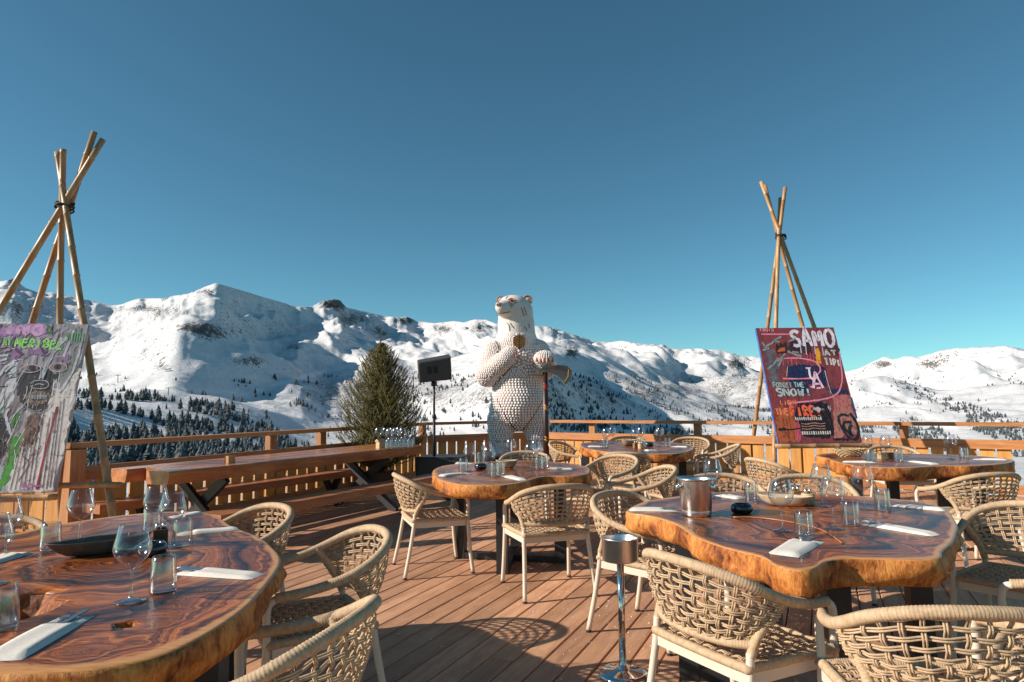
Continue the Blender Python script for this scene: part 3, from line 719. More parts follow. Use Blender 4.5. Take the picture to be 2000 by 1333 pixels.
# ================================================================== slab tables
TT = .77
def slab(name, outline, label, thick=.11, seed=1, cut=None, ht=TT, legs=None):
    r_ = random.Random(seed); w_ = [at(px, py, ht) for px, py in outline] if not isinstance(outline[0], Vector) else outline
    c = sum(w_, Vector()) / len(w_); c.z = 0
    t = thing('slab_table', label, 'table', (c.x, c.y, 0), 0, 'live edge slab tables')
    loc = [Vector((p.x - c.x, p.y - c.y, 0)) for p in w_]
    o_ = resample((lambda q: q + [q[0]])(crom(loc, 8, closed=True)), n=161)[:-1]; n = len(o_)
    for i, p in enumerate(o_):
        a = 2 * math.pi * i / n; p *= 1 + .006 * math.sin(5 * a + seed) + .004 * math.sin(11 * a + 2 * seed)
    V = [(0, 0, ht)]; F_ = []; RD = [0.0]; MI = []
    rings = [.15, .3, .45, .6, .7, .78, .84, .89, .93, .965, .985, .995]
    for k in rings:
        for p in o_: V.append((p.x * k, p.y * k, ht)); RD.append(k)
    for j in range(n): F_.append((0, 1 + j, 1 + (j + 1) % n)); MI.append(0)
    for i in range(len(rings) - 1):
        for j in range(n):
            a = 1 + i * n; b_ = a + n; F_.append((a + j, b_ + j, b_ + (j + 1) % n, a + (j + 1) % n)); MI.append(0)
    lv = [(0.004, .004), (.02, .010), (.045, .012), (.07, .010), (.09, .003), (1.0, -.012)]
    base = 1 + (len(rings) - 1) * n
    ph = [r_.uniform(0, 6.28) for _ in range(8)]
    for li, (dz, off) in enumerate(lv):
        dz = thick if dz == 1.0 else dz * thick / .11
        for j, p in enumerate(o_):
            a = 2 * math.pi * j / n; nn = p.normalized()
            bump_ = .010 * math.sin(9 * a + ph[0] + li * .6) + .008 * math.sin(17 * a + ph[1] - li) + .006 * math.sin(31 * a + ph[2] + 2 * li) + r_.uniform(-.002, .002)
            q_ = p + nn * (off + bump_ * min(1, li * .5)); V.append((q_.x, q_.y, ht - dz)); RD.append(1.0)
        nb = 1 + (len(rings) + li) * n; pb = base if li == 0 else nb - n
        for j in range(n):
            F_.append((pb + j, nb + j, nb + (j + 1) % n, pb + (j + 1) % n)); MI.append(0 if li == 0 else 1)
    F_.append(tuple(nb + j for j in range(n - 1, -1, -1))); MI.append(1)
    me = mesh('tabletop', V, F_); me.materials.append(MAT['slab_top']); me.materials.append(MAT['slab_edge'])
    me.polygons.foreach_set('material_index', MI); me.polygons.foreach_set('use_smooth', [True] * len(F_))
    top = link('tabletop', me, None, t)
    if cut:
        for (cx, cy, rx, ry, dep, sd_) in cut:
            cb = MB(); rc = random.Random(sd_); m_ = 22; vs_ = []
            for z_, k in ((ht + .05, 1.06), (ht - .004, 1.0), (ht - dep * .5, .9), (ht - dep, .7)):
                for j in range(m_):
                    a = 2 * math.pi * j / m_; kk = k * (1 + rc.uniform(-.12, .12)); vs_.append((cx - c.x + rx * kk * math.cos(a), cy - c.y + ry * kk * math.sin(a), z_))
            fs = [tuple(range(m_ - 1, -1, -1))[::-1]] + [(i * m_ + j, (i + 1) * m_ + j, (i + 1) * m_ + (j + 1) % m_, i * m_ + (j + 1) % m_) for i in range(3) for j in range(m_)] + [tuple(3 * m_ + j for j in range(m_))[::-1]]
            cb.add(vs_, fs); cm = mesh('cutter', cb.v, cb.f); bmx = bmesh.new(); bmx.from_mesh(cm); bmesh.ops.recalc_face_normals(bmx, faces=bmx.faces); bmx.to_mesh(cm); bmx.free()
            cm.materials.append(MAT['slab_top']); cm.materials.append(MAT['slab_edge']); cm.polygons.foreach_set('material_index', [1] * len(cm.polygons))
            co = bpy.data.objects.new('cutter', cm); COL.objects.link(co); co.location = t.location
            md = top.modifiers.new('b', 'BOOLEAN'); md.operation = 'DIFFERENCE'; md.object = co; md.solver = 'EXACT'
            bpy.context.view_layer.update(); dg = bpy.context.evaluated_depsgraph_get()
            ne = bpy.data.meshes.new_from_object(top.evaluated_get(dg)); top.modifiers.clear(); top.data = ne
            bpy.data.objects.remove(co)
        me = top.data; RD = []
        ang_ = [math.atan2(p.y, p.x) for p in o_]; rad_ = [p.length for p in o_]; od = sorted(zip(ang_, rad_)); aa = np.array([x[0] for x in od]); ra = np.array([x[1] for x in od])
        for v in me.vertices:
            RD.append(min(1.0, math.hypot(v.co.x, v.co.y) / np.interp(math.atan2(v.co.y, v.co.x), aa, ra, period=2 * math.pi)))
    a_ = me.attributes.get('rd') or me.attributes.new('rd', 'FLOAT', 'POINT'); a_.data.foreach_set('value', RD)
    # crossed steel frames
    R_ = min(p.length for p in o_)
    for (dx, dy) in (legs or ((.12, .98), (.97, -.24))):
        ln = R_ * .95; d = Vector((dx, dy, 0)).normalized() * ln; hz = ht - thick - .002
        for s_ in (-1, 1): MB().bar(d * s_, d * s_ + Vector((0, 0, hz)), .095, .095, up=Vector((dx, dy, 0))).build('leg', MAT['black'], t)
        zz = .03 if abs(dy) > abs(dx) else .031
        MB().bar(-d * .93 + Vector((0, 0, zz)), d * .93 + Vector((0, 0, zz)), .09, .055 if abs(dy) > abs(dx) else .052).build('floor_bar', MAT['black'], t)
    return t, c
hp = at(35, 1200, TT); kn = at(247, 1222, TT)
T1, c1 = slab('t1', [(415, 1006), (455, 1028), (497, 1046), (528, 1068), (545, 1092), (532, 1128), (497, 1170), (440, 1213), (375, 1252), (300, 1283), (190, 1303), (60, 1310), (-80, 1305), (-330, 1270), (-520, 1190), (-470, 1120), (-250, 1070), (0, 1046), (100, 1026), (210, 1010), (310, 1001), (375, 1000)],
               'large live edge slab table filling the bottom left corner', seed=3, cut=[(hp.x - .10, hp.y + .02, .17, .20, .09, 4), (kn.x, kn.y, .030, .024, .06, 8)], legs=((.5, .86), (.86, -.5)))
T2, c2 = slab('t2', [(846, 924), (858, 936), (880, 943), (910, 947), (945, 948), (985, 947), (1020, 942), (1050, 933), (1075, 930), (1110, 930), (1145, 926), (1150, 916), (1135, 909), (1090, 903), (1040, 900), (980, 901), (920, 904), (875, 909), (852, 915)],
               'round live edge slab table in the middle of the deck', seed=5)
T3, c3 = slab('t3', [(1133, 868), (1140, 875), (1165, 880), (1200, 884), (1245, 886), (1290, 887), (1330, 885), (1350, 879), (1354, 872), (1330, 866), (1280, 863), (1220, 862), (1165, 863), (1140, 865)],
               'live edge slab table far back beside the bear', seed=6)
T4, c4_ = slab('t4', [(1226, 1000), (1250, 983), (1300, 972), (1388, 963), (1450, 960), (1560, 962), (1700, 971), (1800, 981), (1850, 998), (1868, 1022), (1862, 1050), (1838, 1075), (1836, 1090), (1790, 1094), (1705, 1091), (1645, 1091), (1612, 1097), (1590, 1110), (1558, 1113), (1515, 1103), (1490, 1087), (1422, 1071), (1362, 1050), (1320, 1024), (1273, 1008)],
               'wavy live edge slab table in the right foreground with the ice bucket', seed=8)
T5, c5 = slab('t5', [(1594, 889), (1615, 896), (1650, 906), (1692, 912), (1740, 914), (1785, 913), (1835, 910), (1890, 910), (1934, 908), (1970, 904), (1976, 898), (1940, 893), (1880, 889), (1800, 887), (1720, 886), (1640, 885)],
               'live edge slab table at far right under the second painting', seed=9, thick=.12)

# ================================================================== long table with benches
LT = .80
A_ = at(331, 922, LT); B_ = at(826, 870, LT); dl = (B_ - A_); lnL = dl.length; dl.normalize(); pl_ = Vector((-dl.y, dl.x, 0))
W_L = .86; rzL = math.atan2(dl.y, dl.x)
long_t = thing('long_table', 'long heavy timber table with black crossed legs along the shaded railing', 'table', (A_.x, A_.y, 0), rzL)
mt_top = wood('long_table_wood', (.20, .065, .026), (.41, .15, .058), (.60, .27, .115), (1, 7, 7), .24, .25, 1.4)
for k, (y0, y1, x0) in enumerate(((0, .34, 0), (.344, .60, .16), (.604, W_L, -.02))):
    b = MB(); th = .125; m_ = 24; vs_ = []
    rq = random.Random(k)
    for i in range(m_ + 1):
        x = x0 + (lnL - x0) * i / m_; wb = .012 * math.sin(i * .9 + k) if k == 0 else 0
        vs_ += [(x, y0 + wb + .012, LT), (x, y1, LT), (x, y1, LT - th), (x, y0 + wb + .03, LT - th), (x, y0 + wb, LT - .02)]
    fs = [(5 * i + j, 5 * i + (j + 1) % 5, 5 * i + 5 + (j + 1) % 5, 5 * i + 5 + j) for i in range(m_) for j in range(5)] + [(4, 3, 2, 1, 0), tuple(5 * m_ + j for j in range(5))]
    b.add(vs_, fs).build('plank', mt_top, long_t)
for x in (.62, lnL - .75):
    for (a0, a1) in ((-.12, .78), (.98, .08)):
        off = .0 if a0 < 0 else .052
        MB().bar((x + off, a0, 0.0), (x + off, a1, LT - .127), .05, .10, up=Vector((0, 1, 0))).build('leg', MAT['black'], long_t)
def bench(off, x0, x1, label, z=.45):
    t = thing('bench', label, 'bench', (A_.x, A_.y, 0), rzL, 'timber benches at the long table')
    MB().box(((x0 + x1) / 2, off, z - .045), (x1 - x0, .30, .09)).build('seat', MAT['bench2'], t)
    for x in (x0 + .55, x1 - .55):
        MB().bar((x, off - .12, 0), (x, off + .10, z - .09), .05, .08, up=Vector((0, 1, 0))).build('leg', MAT['black'], t)
        MB().bar((x + .051, off + .12, 0), (x + .051, off - .10, z - .09), .05, .08, up=Vector((0, 1, 0))).build('leg', MAT['black'], t)
MAT['bench2'] = wood('bench_seat_wood', (.20, .07, .028), (.36, .14, .06), (.5, .225, .10), (1, 8, 8), .35, .2)
bench(-.50, .05, lnL - .35, 'timber bench in front of the long table, behind the rope chairs')
bench(W_L + .26, -.05, lnL - .1, 'timber bench between the long table and the shaded railing')

# ================================================================== things on the tables
def glass_mesh():
    b = MB()
    b.lathe([(.0, .004), (.012, .005), (.032, .0025), (.042, .0008), (.0415, .0022), (.022, .0055), (.008, .010), (.0046, .018), (.0042, .06), (.0046, .088), (.008, .096), (.022, .106),
             (.038, .120), (.0495, .140), (.0525, .152), (.0505, .166), (.044, .190), (.0365, .222), (.0358, .223), (.0355, .222)], 28); return mesh('wine_glass', b.v, b.f, True)
def tumbler_mesh():
    b = MB()
    b.lathe([(0.0, .0), (.040, .0), (.0435, .004), (.0432, .02), (.0385, .105), (.0345, .1195), (.0335, .1200), (.0330, .119), (.037, .10), (.0412, .022), (.040, .012), (.03, .009), (0, .008)], 28); return mesh('tumbler', b.v, b.f, True)
GM, TM = glass_mesh(), tumbler_mesh()
def dark_glass_base(): pass
def wine(px, py, lab, h=TT, s_=1.0, group=None):
    p = at(px, py, h); o = link('wine_glass', GM, MAT['glass'], None, (p.x, p.y, h + .0015), random.uniform(0, 6)); o.scale = (s_ * 1.1,) * 3; return tag(o, lab, 'wine glass', group or 'stemmed wine glasses')
def tumb(px, py, lab, h=TT, s_=1.0, group=None):
    p = at(px, py, h); o = link('tumbler', TM, MAT['glass'], None, (p.x, p.y, h + .0015)); o.scale = (s_,) * 3; return tag(o, lab, 'tumbler', group or 'water tumblers')
def napkin(a, b, lab, wd=.095, h=TT, fork=None, seed=0):
    A = at(*a, h); B = at(*b, h); d = B - A; ln = d.length; rz = math.atan2(d.y, d.x); r_ = random.Random(seed)
    root = thing('napkin', lab, 'napkin', (A.x, A.y, h + .001), rz, 'folded white napkins')
    nx, ny = 14, 8
    def sheet(x0, x1, z0, amp, ph):
        m_ = MB(); V = []
        for i in range(nx + 1):
            for j in range(ny + 1):
                u, v = i / nx, j / ny
                e = min(1, 7 * min(u, 1 - u, v, 1 - v)); V.append((x0 + (x1 - x0) * u, (v - .5) * wd * (1 + .05 * math.sin(3 * u + ph)), z0 * e ** .5 + amp * e * (math.sin(5 * u + ph) * .5 + .5 + .4 * math.sin(7 * v + 2 * u + ph))))
        n_ = len(V); V += [(x, y, 0.0 if z0 < .008 else z0 * .5) for (x, y, z) in V]
        F_ = []
        for i in range(nx):
            for j in range(ny):
                q_ = i * (ny + 1) + j; F_.append((q_, q_ + ny + 1, q_ + ny + 2, q_ + 1))
        m_.add(V[:n_], F_); return m_
    ph = r_.uniform(0, 6)
    sheet(0, ln, .006, .003, ph).build('folded_cloth', MAT['linen'], root, True)
    sheet(.055 if ln > .12 else .03, ln + .0015, .0115, .0035, ph).build('pocket_fold', MAT['linen'], root, True)
    if fork:
        f_ = MB()
        for k in range(4): f_.tube([(-.012 + .03 * q_, (-.0105 + .007 * k), .015 + .003 * math.sin(q_ * 3)) for q_ in (0, .5, 1, 1.6)], .0016, 5)
        f_.bar((.036, 0, .016), (.06, 0, .015), .024, .003); f_.bar((.058, 0, .0145), (.10, 0, .0105), .009, .003)
        o = f_.build('fork', MAT['cutlery']); o.location = (A.x, A.y, h + .001); o.rotation_euler = (0, 0, rz + r_.uniform(-.12, .12)); tag(o, fork, 'fork', 'forks tucked into napkins')
        o.location += Vector((math.cos(rz + 1.57), math.sin(rz + 1.57), 0)) * (-.012)
        kf = MB(); kf.bar((-.02, 0, .015), (.10, 0, .0115), .017, .0025)
        o = kf.build('knife', MAT['cutlery']); o.location = Vector((A.x, A.y, h + .001)) + Vector((math.cos(rz + 1.57), math.sin(rz + 1.57), 0)) * .016; o.rotation_euler = (0, 0, rz - .05); tag(o, fork.replace('fork', 'knife'), 'knife', 'knives tucked into napkins')
    return root
def ashtray(px, py, lab, h=TT, s_=1.0):
    p = at(px, py, h); b = MB(); b.lathe([(0, .001), (.045, .001), (.056, .01), (.060, .028), (.056, .044), (.049, .052), (.041, .051), (.038, .042), (.040, .014), (.0, .010)], 30)
    o = b.build('ashtray', MAT['ceramic'], None, True, (p.x, p.y, h + .001)); o.scale = (s_,) * 3; root = tag(o, lab, 'ashtray', 'black ceramic ashtrays')
    return o
def bowl(a, b_, ratio, hgt, mat, lab, h=TT, point=0.0):
    A = at(*a, h); B = at(*b_, h); c = (A + B) / 2; ln = (B - A).length / 2; rz = math.atan2((B - A).y, (B - A).x); m_ = MB(); n = 40
    prof = [(0.0, .0), (.45, .0), (.62, .08), (.82, .42), (.96, .88), (1.0, .99), (.975, 1.0), (.92, .94), (.78, .52), (.58, .22), (.0, .17)]
    V = []
    for (r_, z) in prof:
        for j in range(n):
            a2 = 2 * math.pi * j / n; cx, sx = math.cos(a2), math.sin(a2)
            yy = sx * (abs(sx) ** point if point else 1)
            V.append((r_ * ln * cx, r_ * ln * ratio * yy, hgt * z * (1 + .10 * abs(cx) ** 6)))
    F_ = [(i * n + j, i * n + (j + 1) % n, (i + 1) * n + (j + 1) % n, (i + 1) * n + j) for i in range(len(prof) - 1) for j in range(n)]
    m_.add(V, F_); o = m_.build('wooden_bowl', mat, None, True, (c.x, c.y, h + .001), rz); return tag(o, lab, 'bowl', 'wooden bowls')
def woodblock(px, py, lab, mat, h=TT, wd=.06, hgt=.065, rz=.3, round_=False, cards=True):
    p = at(px, py, h); root = thing('salt_and_pepper_holder', lab, 'holder', (p.x, p.y, h + .001), rz, 'small wooden table holders')
    if round_: MB().lathe([(0, 0), (wd * .52, 0), (wd * .55, .004), (wd * .55, hgt - .004), (wd * .52, hgt), (0, hgt)], 20).build('block', mat, root)
    else:
        b = MB(); b.box((0, 0, hgt / 2), (wd, wd, hgt)); b.build('block', mat, root)
    if cards:
        for k in (-1, 1):
            MB().lathe([(0, hgt), (.011, hgt), (.011, hgt + .018), (.006, hgt + .026), (0, hgt + .027)], 12, origin=(k * wd * .22, 0, 0)).build('shaker', MAT['steel'], root, True)
    return root
L1 = 'on the left foreground slab table'
wine(155, 1062, 'wine glass at the back of the left foreground table, beside the corner post'); wine(255, 1176, 'wine glass closest to us ' + L1)
wine(335, 1070, 'wine glass standing right of the dark wood holder ' + L1); wine(303, 1052, 'tallest looking wine glass, behind the dark wood holder ' + L1)
wine(10, 1088, 'wine glass cut by the left picture edge, above the napkin'); wine(-14, 1142, 'wine glass just peeking in at the left picture edge')
tumb(98, 1075, 'tumbler left of the long dark bowl ' + L1); tumb(318, 1157, 'front tumbler beside the nearest wine glass ' + L1); tumb(356, 1066, 'tumbler between napkin and wine glass, right side of the left table')
tumb(296, 1036, 'tumbler furthest back ' + L1); tumb(2, 1228, 'tumbler at the left edge beside the hollow in the slab')
napkin((352, 1118), (503, 1128), 'napkin with cutlery at the right rim of the left slab table', .085, fork='fork tucked in the napkin at the right rim of the left slab table', seed=1)
napkin((150, 1206), (-2, 1292), 'big napkin with cutlery in the bottom left corner', .105, fork='fork with dark tines in the bottom left napkin', seed=2)
napkin((345, 1046), (466, 1034), 'napkin at the far right rim of the left slab table', .075, seed=3)
napkin((48, 1080), (-30, 1104), 'napkin at the left edge behind the long bowl', .09, seed=4)
napkin((332, 1012), (392, 1004), 'napkin at the far rim of the left slab table', .08, seed=5)
bowl((84, 1096), (300, 1066), .36, .062, MAT['bowl_grey'], 'long dark boat shaped wooden bowl on the left slab table', point=.35)
ashtray(296, 1085, 'black ashtray behind the front wine glass on the left slab table')
woodblock(313, 1062, 'dark wooden holder among the glasses on the left slab table', MAT['darkblock'], rz=.5)
L2 = 'on the middle slab table'
for (x, y, l_) in [(917, 921, 'wine glass left of the black ashtray '), (951, 912, 'wine glass behind the black ashtray '), (955, 929, 'wine glass right in front of the ashtray '), (998, 904, 'wine glass at the back before the bear '), (1047, 908, 'wine glass at the back right '), (1036, 920, 'wine glass at the right beside the tumblers ')]: wine(x, y, l_ + L2)
for (x, y, l_) in [(905, 921, 'leftmost tumbler '), (939, 906, 'tumbler at the back behind the ashtray '), (966, 932, 'front left tumbler of the pair near the bowl '), (977, 930, 'front right tumbler of the pair near the bowl '), (1053, 918, 'left tumbler of the pair at the right '), (1063, 915, 'right tumbler of the pair at the right ')]: tumb(x, y, l_ + L2)
napkin((917, 925), (860, 931), 'napkin at the left rim of the middle slab table', .08, seed=6); napkin((985, 930), (1022, 939), 'napkin at the front rim of the middle slab table', .08, seed=7)
napkin((1068, 916), (1120, 917), 'napkin at the right rim of the middle slab table', .08, seed=8); napkin((924, 906), (890, 906), 'napkin at the far rim of the middle slab table', .08, seed=9)
ashtray(939, 917, 'black ashtray on the middle slab table'); bowl((968, 914), (1012, 914), .75, .07, MAT['bowl_pale'], 'round wooden bowl on the middle slab table')
L3 = 'on the far slab table beside the bear'
for (x, y, l_) in [(1184, 872, 'front left wine glass '), (1196, 867, 'back left wine glass '), (1241, 874, 'front wine glass by the holders '), (1252, 868, 'back wine glass by the holders '), (1287, 873, 'front right wine glass '), (1290, 868, 'back right wine glass ')]: wine(x, y, l_ + L3)
for (x, y, l_) in [(1182, 874, 'leftmost tumbler '), (1304, 873, 'rightmost tumbler '), (1256, 876, 'middle tumbler ')]: tumb(x, y, l_ + L3)
woodblock(1242, 876, 'brown wooden holder ' + L3, MAT['block'], rz=.2); woodblock(1251, 877, 'pale wooden holder ' + L3, MAT['paleblock'], rz=.2, round_=True)
bowl((1214, 871), (1243, 870), .7, .075, MAT['bowl_pale'], 'wooden bowl on the far slab table beside the bear'); ashtray(1268, 872, 'black ashtray on the far slab table beside the bear')
napkin((1183, 873), (1148, 873), 'napkin at the left rim of the far table beside the bear', .085, seed=10); napkin((1311, 873), (1344, 874), 'napkin at the right rim of the far table beside the bear', .085, seed=11); napkin((1280, 880), (1262, 881), 'napkin at the front rim of the far table beside the bear', .085, seed=12)
L4 = 'on the right foreground slab table'
for (x, y, l_) in [(1528, 1038, 'front left wine glass '), (1629, 1034, 'front right wine glass beside a tumbler '), (1606, 990, 'back wine glass by the pale holder '), (1688, 996, 'rightmost wine glass '), (1394, 972, 'wine glass half hidden behind the steel ice bucket ')]: wine(x, y, l_ + L4)
for (x, y, l_) in [(1571, 1050, 'front tumbler above the square napkin '), (1662, 1027, 'tumbler right of the front wine glasses '), (1724, 997, 'rightmost tumbler '), (1468, 981, 'tumbler behind the black ashtray ')]: tumb(x, y, l_ + L4)
napkin((1579, 1056), (1528, 1086), 'square napkin with fork at the front of the right slab table', .13, fork='fork standing out of the square napkin on the right slab table', seed=13)
napkin((1690, 1024), (1828, 1047), 'long napkin with cutlery at the right of the right slab table', .085, fork='fork in the long napkin on the right slab table', seed=14)
napkin((1322, 998), (1230, 997), 'napkin left of the steel ice bucket', .075, fork='fork in the napkin left of the steel ice bucket', seed=15)
napkin((1402, 968), (1448, 975), 'napkin right behind the steel ice bucket', .09, seed=16); napkin((1745, 988), (1848, 998), 'napkin at the far right rim of the right slab table', .08, seed=17)
ashtray(1449, 1003, 'black ashtray right of the steel ice bucket'); bowl((1478, 985), (1592, 992), .42, .06, MAT['bowl_pale'], 'pale boat shaped wooden bowl on the right slab table', point=.3)
woodblock(1555, 980, 'brown wooden holder behind the pale bowl', MAT['block'], rz=.1); woodblock(1579, 986, 'pale round wooden holder behind the pale bowl', MAT['paleblock'], round_=True, wd=.07)
L5 = 'on the far right slab table'
for (x, y, l_) in [(1697, 898, 'left wine glass '), (1732, 899, 'middle wine glass by the holders '), (1858, 897, 'lone right wine glass ')]: wine(x, y, l_ + L5)
for (x, y, l_) in [(1700, 903, 'left tumbler '), (1755, 902, 'middle tumbler '), (1883, 897, 'right tumbler ')]: tumb(x, y, l_ + L5)
napkin((1710, 904), (1646, 903), 'napkin at the left rim of the far right table', .085, seed=18); napkin((1771, 901), (1828, 908), 'napkin at the front rim of the far right table', .085, seed=19); napkin((1900, 898), (1966, 899), 'napkin at the right rim of the far right table', .085, seed=20)
woodblock(1723, 897, 'pale wooden holder ' + L5, MAT['paleblock'], rz=.1, cards=False); woodblock(1737, 897, 'dark wooden holder ' + L5, MAT['darkblock'], rz=.1, cards=False)
# wicker basket
p = at(1659, 892, TT); bs = thing('wicker_basket', 'pale wicker bread basket on the far right slab table', 'basket', (p.x, p.y, TT + .001))
b = MB()
for k in range(7):
    z = .006 + .012 * k; r_ = .085 + .05 * (k / 6) ** .8
    b.tube([(r_ * 1.25 * math.cos(a), r_ * .85 * math.sin(a), z + .004 * math.sin(14 * a + k * math.pi)) for a in [2 * math.pi * i / 56 for i in range(56)]], .0055, 6, closed=True)
b.build('woven_wall', MAT['wicker'], bs, True)
b = MB()
for i in range(22):
    a = 2 * math.pi * i / 22; b.tube([(.08 * 1.25 * math.cos(a), .08 * .85 * math.sin(a), .002), (.138 * 1.25 * math.cos(a), .138 * .85 * math.sin(a), .085)], .004, 5)
b.lathe([(0, .003), (.088, .003), (.088, .008), (0, .008)], 24, 1.25, .85); b.build('ribs', MAT['wicker'], bs, True)
# steel ice bucket
p = at(1361, 1007, TT); ib = thing('ice_bucket', 'brushed steel ice bucket with knob handles on the right slab table', 'ice bucket', (p.x, p.y, TT + .001), .25)
MB().lathe([(0, 0), (.076, 0), (.078, .004), (.080, .030), (.0795, .032), (.0805, .034), (.094, .190), (.0945, .193), (.103, .196), (.1045, .199), (.103, .2025), (.0965, .202), (.091, .19), (.077, .01), (0, .008)], 48).build('body', MAT['steel'], ib, True)
for s_ in (-1, 1):
    kb = MB().tube([(s_ * .088, 0, .158), (s_ * .108, 0, .158)], .007, 10).build('knob_stem', MAT['chrome'], ib, True)
    MB().sphere((s_ * .112, 0, .155), .017, 14, 10, (.75, 1, 1.25)).build('knob', MAT['chrome'], ib, True)
kb = MB().sphere((0, 0, 0), .017, 14, 10, (1, .75, 1.25)).build('knob', MAT['chrome'], ib, True); kb.location = (.058, -.078, .158); kb.rotation_euler = (0, 0, .64)
# bucket stands
def stand(px, py, lab, ht=.69):
    p = at(px, py, 0); t = thing('bucket_stand', lab, 'bucket stand', (p.x, p.y, 0), .3, 'chrome bucket stands')
    MB().lathe([(0, 0), (.128, 0), (.130, .004), (.126, .012), (.10, .018), (.04, .026), (.022, .034), (.020, .05), (0, .05)], 40).build('base', MAT['chrome'], t, True)
    MB().lathe([(0, .04), (.0185, .04), (.0185, ht - .115), (0, ht - .115)], 20).build('pole', MAT['chrome'], t, True)
    MB().lathe([(0, ht - .118), (.088, ht - .118), (.0925, ht - .11), (.094, ht - .006), (.098, ht), (.0935, ht + .001), (.090, ht - .008), (.088, ht - .105), (0, ht - .108)], 44).build('cup', MAT['steel'], t, True)
    return t
stand(1217, 1318, 'chrome champagne bucket stand beside the right foreground chair'); stand(904, 1034, 'chrome bucket stand whose round base shows under the middle table', .60)
# long table things
woodblock(449, 905, 'small wooden holder alone near the left end of the long table', MAT['block'], LT, .075, .075, .9, cards=False)
hs = at(743, 876, LT); hh = thing('wooden_napkin_box', 'little wooden box with gabled top before the glasses on the long table', 'box', (hs.x, hs.y, LT + .001), .9)
MB().box((0, 0, .045), (.10, .07, .09)).build('body', MAT['paleblock'], hh)
MB().add([(-.065, -.045, .0905), (.065, -.045, .0905), (.065, .045, .0905), (-.065, .045, .0905), (-.065, 0, .125), (.065, 0, .125)], [(0, 1, 5, 4), (2, 3, 4, 5), (0, 4, 3), (1, 2, 5), (3, 2, 1, 0)]).build('gabled_top', MAT['paleblock'], hh)
p = at(731, 878, LT)
for i, (x, y) in enumerate([(739, 869), (753, 868), (766, 867), (779, 866), (760, 872), (772, 871), (786, 870)]):
    wine(x, y, 'wine glass in the cluster at the right end of the long table', LT, .98, 'wine glasses clustered on the long table')
for i in range(6):
    for j in range(2): tumb(758 + 8.6 * i + 3 * j, 877 - 5 * j - .25 * i, 'upright tumbler in the rows at the right end of the long table', LT, .98, 'tumblers in rows on the long table')

# ================================================================== easels and paintings
def bamboo(a, b, r0, parent, seed=0, ends=True):
    a = Vector(a); b = Vector(b); ln = (b - a).length; r_ = random.Random(seed); pts = []; rad = []
    nodes = []; s_ = r_.uniform(.1, .3)
    while s_ < ln: nodes.append(s_); s_ += r_.uniform(.30, .42)
    st = sorted(set([0, ln] + [x + d for x in nodes for d in (-.012, -.004, 0, .004, .012) if 0 < x + d < ln]))
    side = (b - a).normalized().orthogonal().normalized(); side2 = (b - a).normalized().cross(side)
    for x in st:
        t = x / ln; bow = .012 * math.sin(t * math.pi) * ln * .5
        pts.append(a.lerp(b, t) + side * bow * math.cos(seed) + side2 * bow * math.sin(seed)); near = min([abs(x - q_) for q_ in nodes] or [9])
        rad.append(r0 * (1.12 - .22 * t) * (1.10 if near < .005 else (.965 if near < .013 else 1)))
    o = MB().tube([p_ - a for p_ in pts], lambda i: rad[i], 12).build('bamboo_pole', MAT['bamboo'], parent, True); o.location = a; return o
FONT = {'S': [[(1, 1.2), (.6, 1.4), (.15, 1.3), (.05, 1.0), (.4, .75), (.85, .6), (.95, .25), (.6, 0), (.05, .1)]], 'A': [[(0, 0), (.45, 1.4), (.55, 1.4), (1, 0)], [(.12, .5), (.9, .5)]], 'M': [[(0, 0), (.1, 1.4), (.5, .5), (.9, 1.4), (1, 0)]],
        'O': [[(.5, 1.4), (.1, 1.15), (0, .6), (.2, .1), (.55, 0), (.92, .3), (1, .85), (.8, 1.3), (.5, 1.4)]], 'T': [[(0, 1.4), (1, 1.38)], [(.5, 1.4), (.5, 0)]], 'I': [[(.5, 1.4), (.5, 0)]], 'P': [[(.1, 0), (.1, 1.4), (.8, 1.3), (.9, .95), (.7, .65), (.1, .6)]],
        'F': [[(.1, 0), (.1, 1.4), (.95, 1.4)], [(.1, .75), (.75, .75)]], 'R': [[(.1, 0), (.1, 1.4), (.8, 1.3), (.85, .9), (.1, .7), (.95, 0)]], 'G': [[(.95, 1.2), (.5, 1.4), (.05, .9), (.1, .3), (.5, 0), (.95, .2), (.95, .65), (.55, .65)]],
        'E': [[(.95, 1.4), (.1, 1.4), (.1, 0), (.95, 0)], [(.1, .72), (.75, .72)]], 'H': [[(.05, 1.4), (.05, 0)], [(.95, 1.4), (.95, 0)], [(.05, .7), (.95, .7)]], 'N': [[(.05, 0), (.05, 1.4), (.95, 0), (.95, 1.4)]], 'W': [[(0, 1.4), (.25, 0), (.5, .9), (.75, 0), (1, 1.4)]],
        'K': [[(.1, 0), (.1, 1.4)], [(.9, 1.4), (.1, .65), (.95, 0)]], 'B': [[(.1, 0), (.1, 1.4), (.75, 1.3), (.8, .95), (.1, .75), (.85, .6), (.9, .2), (.1, 0)]], 'L': [[(.1, 1.4), (.1, 0), (.9, 0)]], '!': [[(.5, 1.4), (.5, .45)], [(.5, .15), (.5, 0)]],
        'D': [[(.1, 0), (.1, 1.4), (.7, 1.25), (.95, .7), (.7, .15), (.1, 0)]], ' ': []}
MAT_P = {}
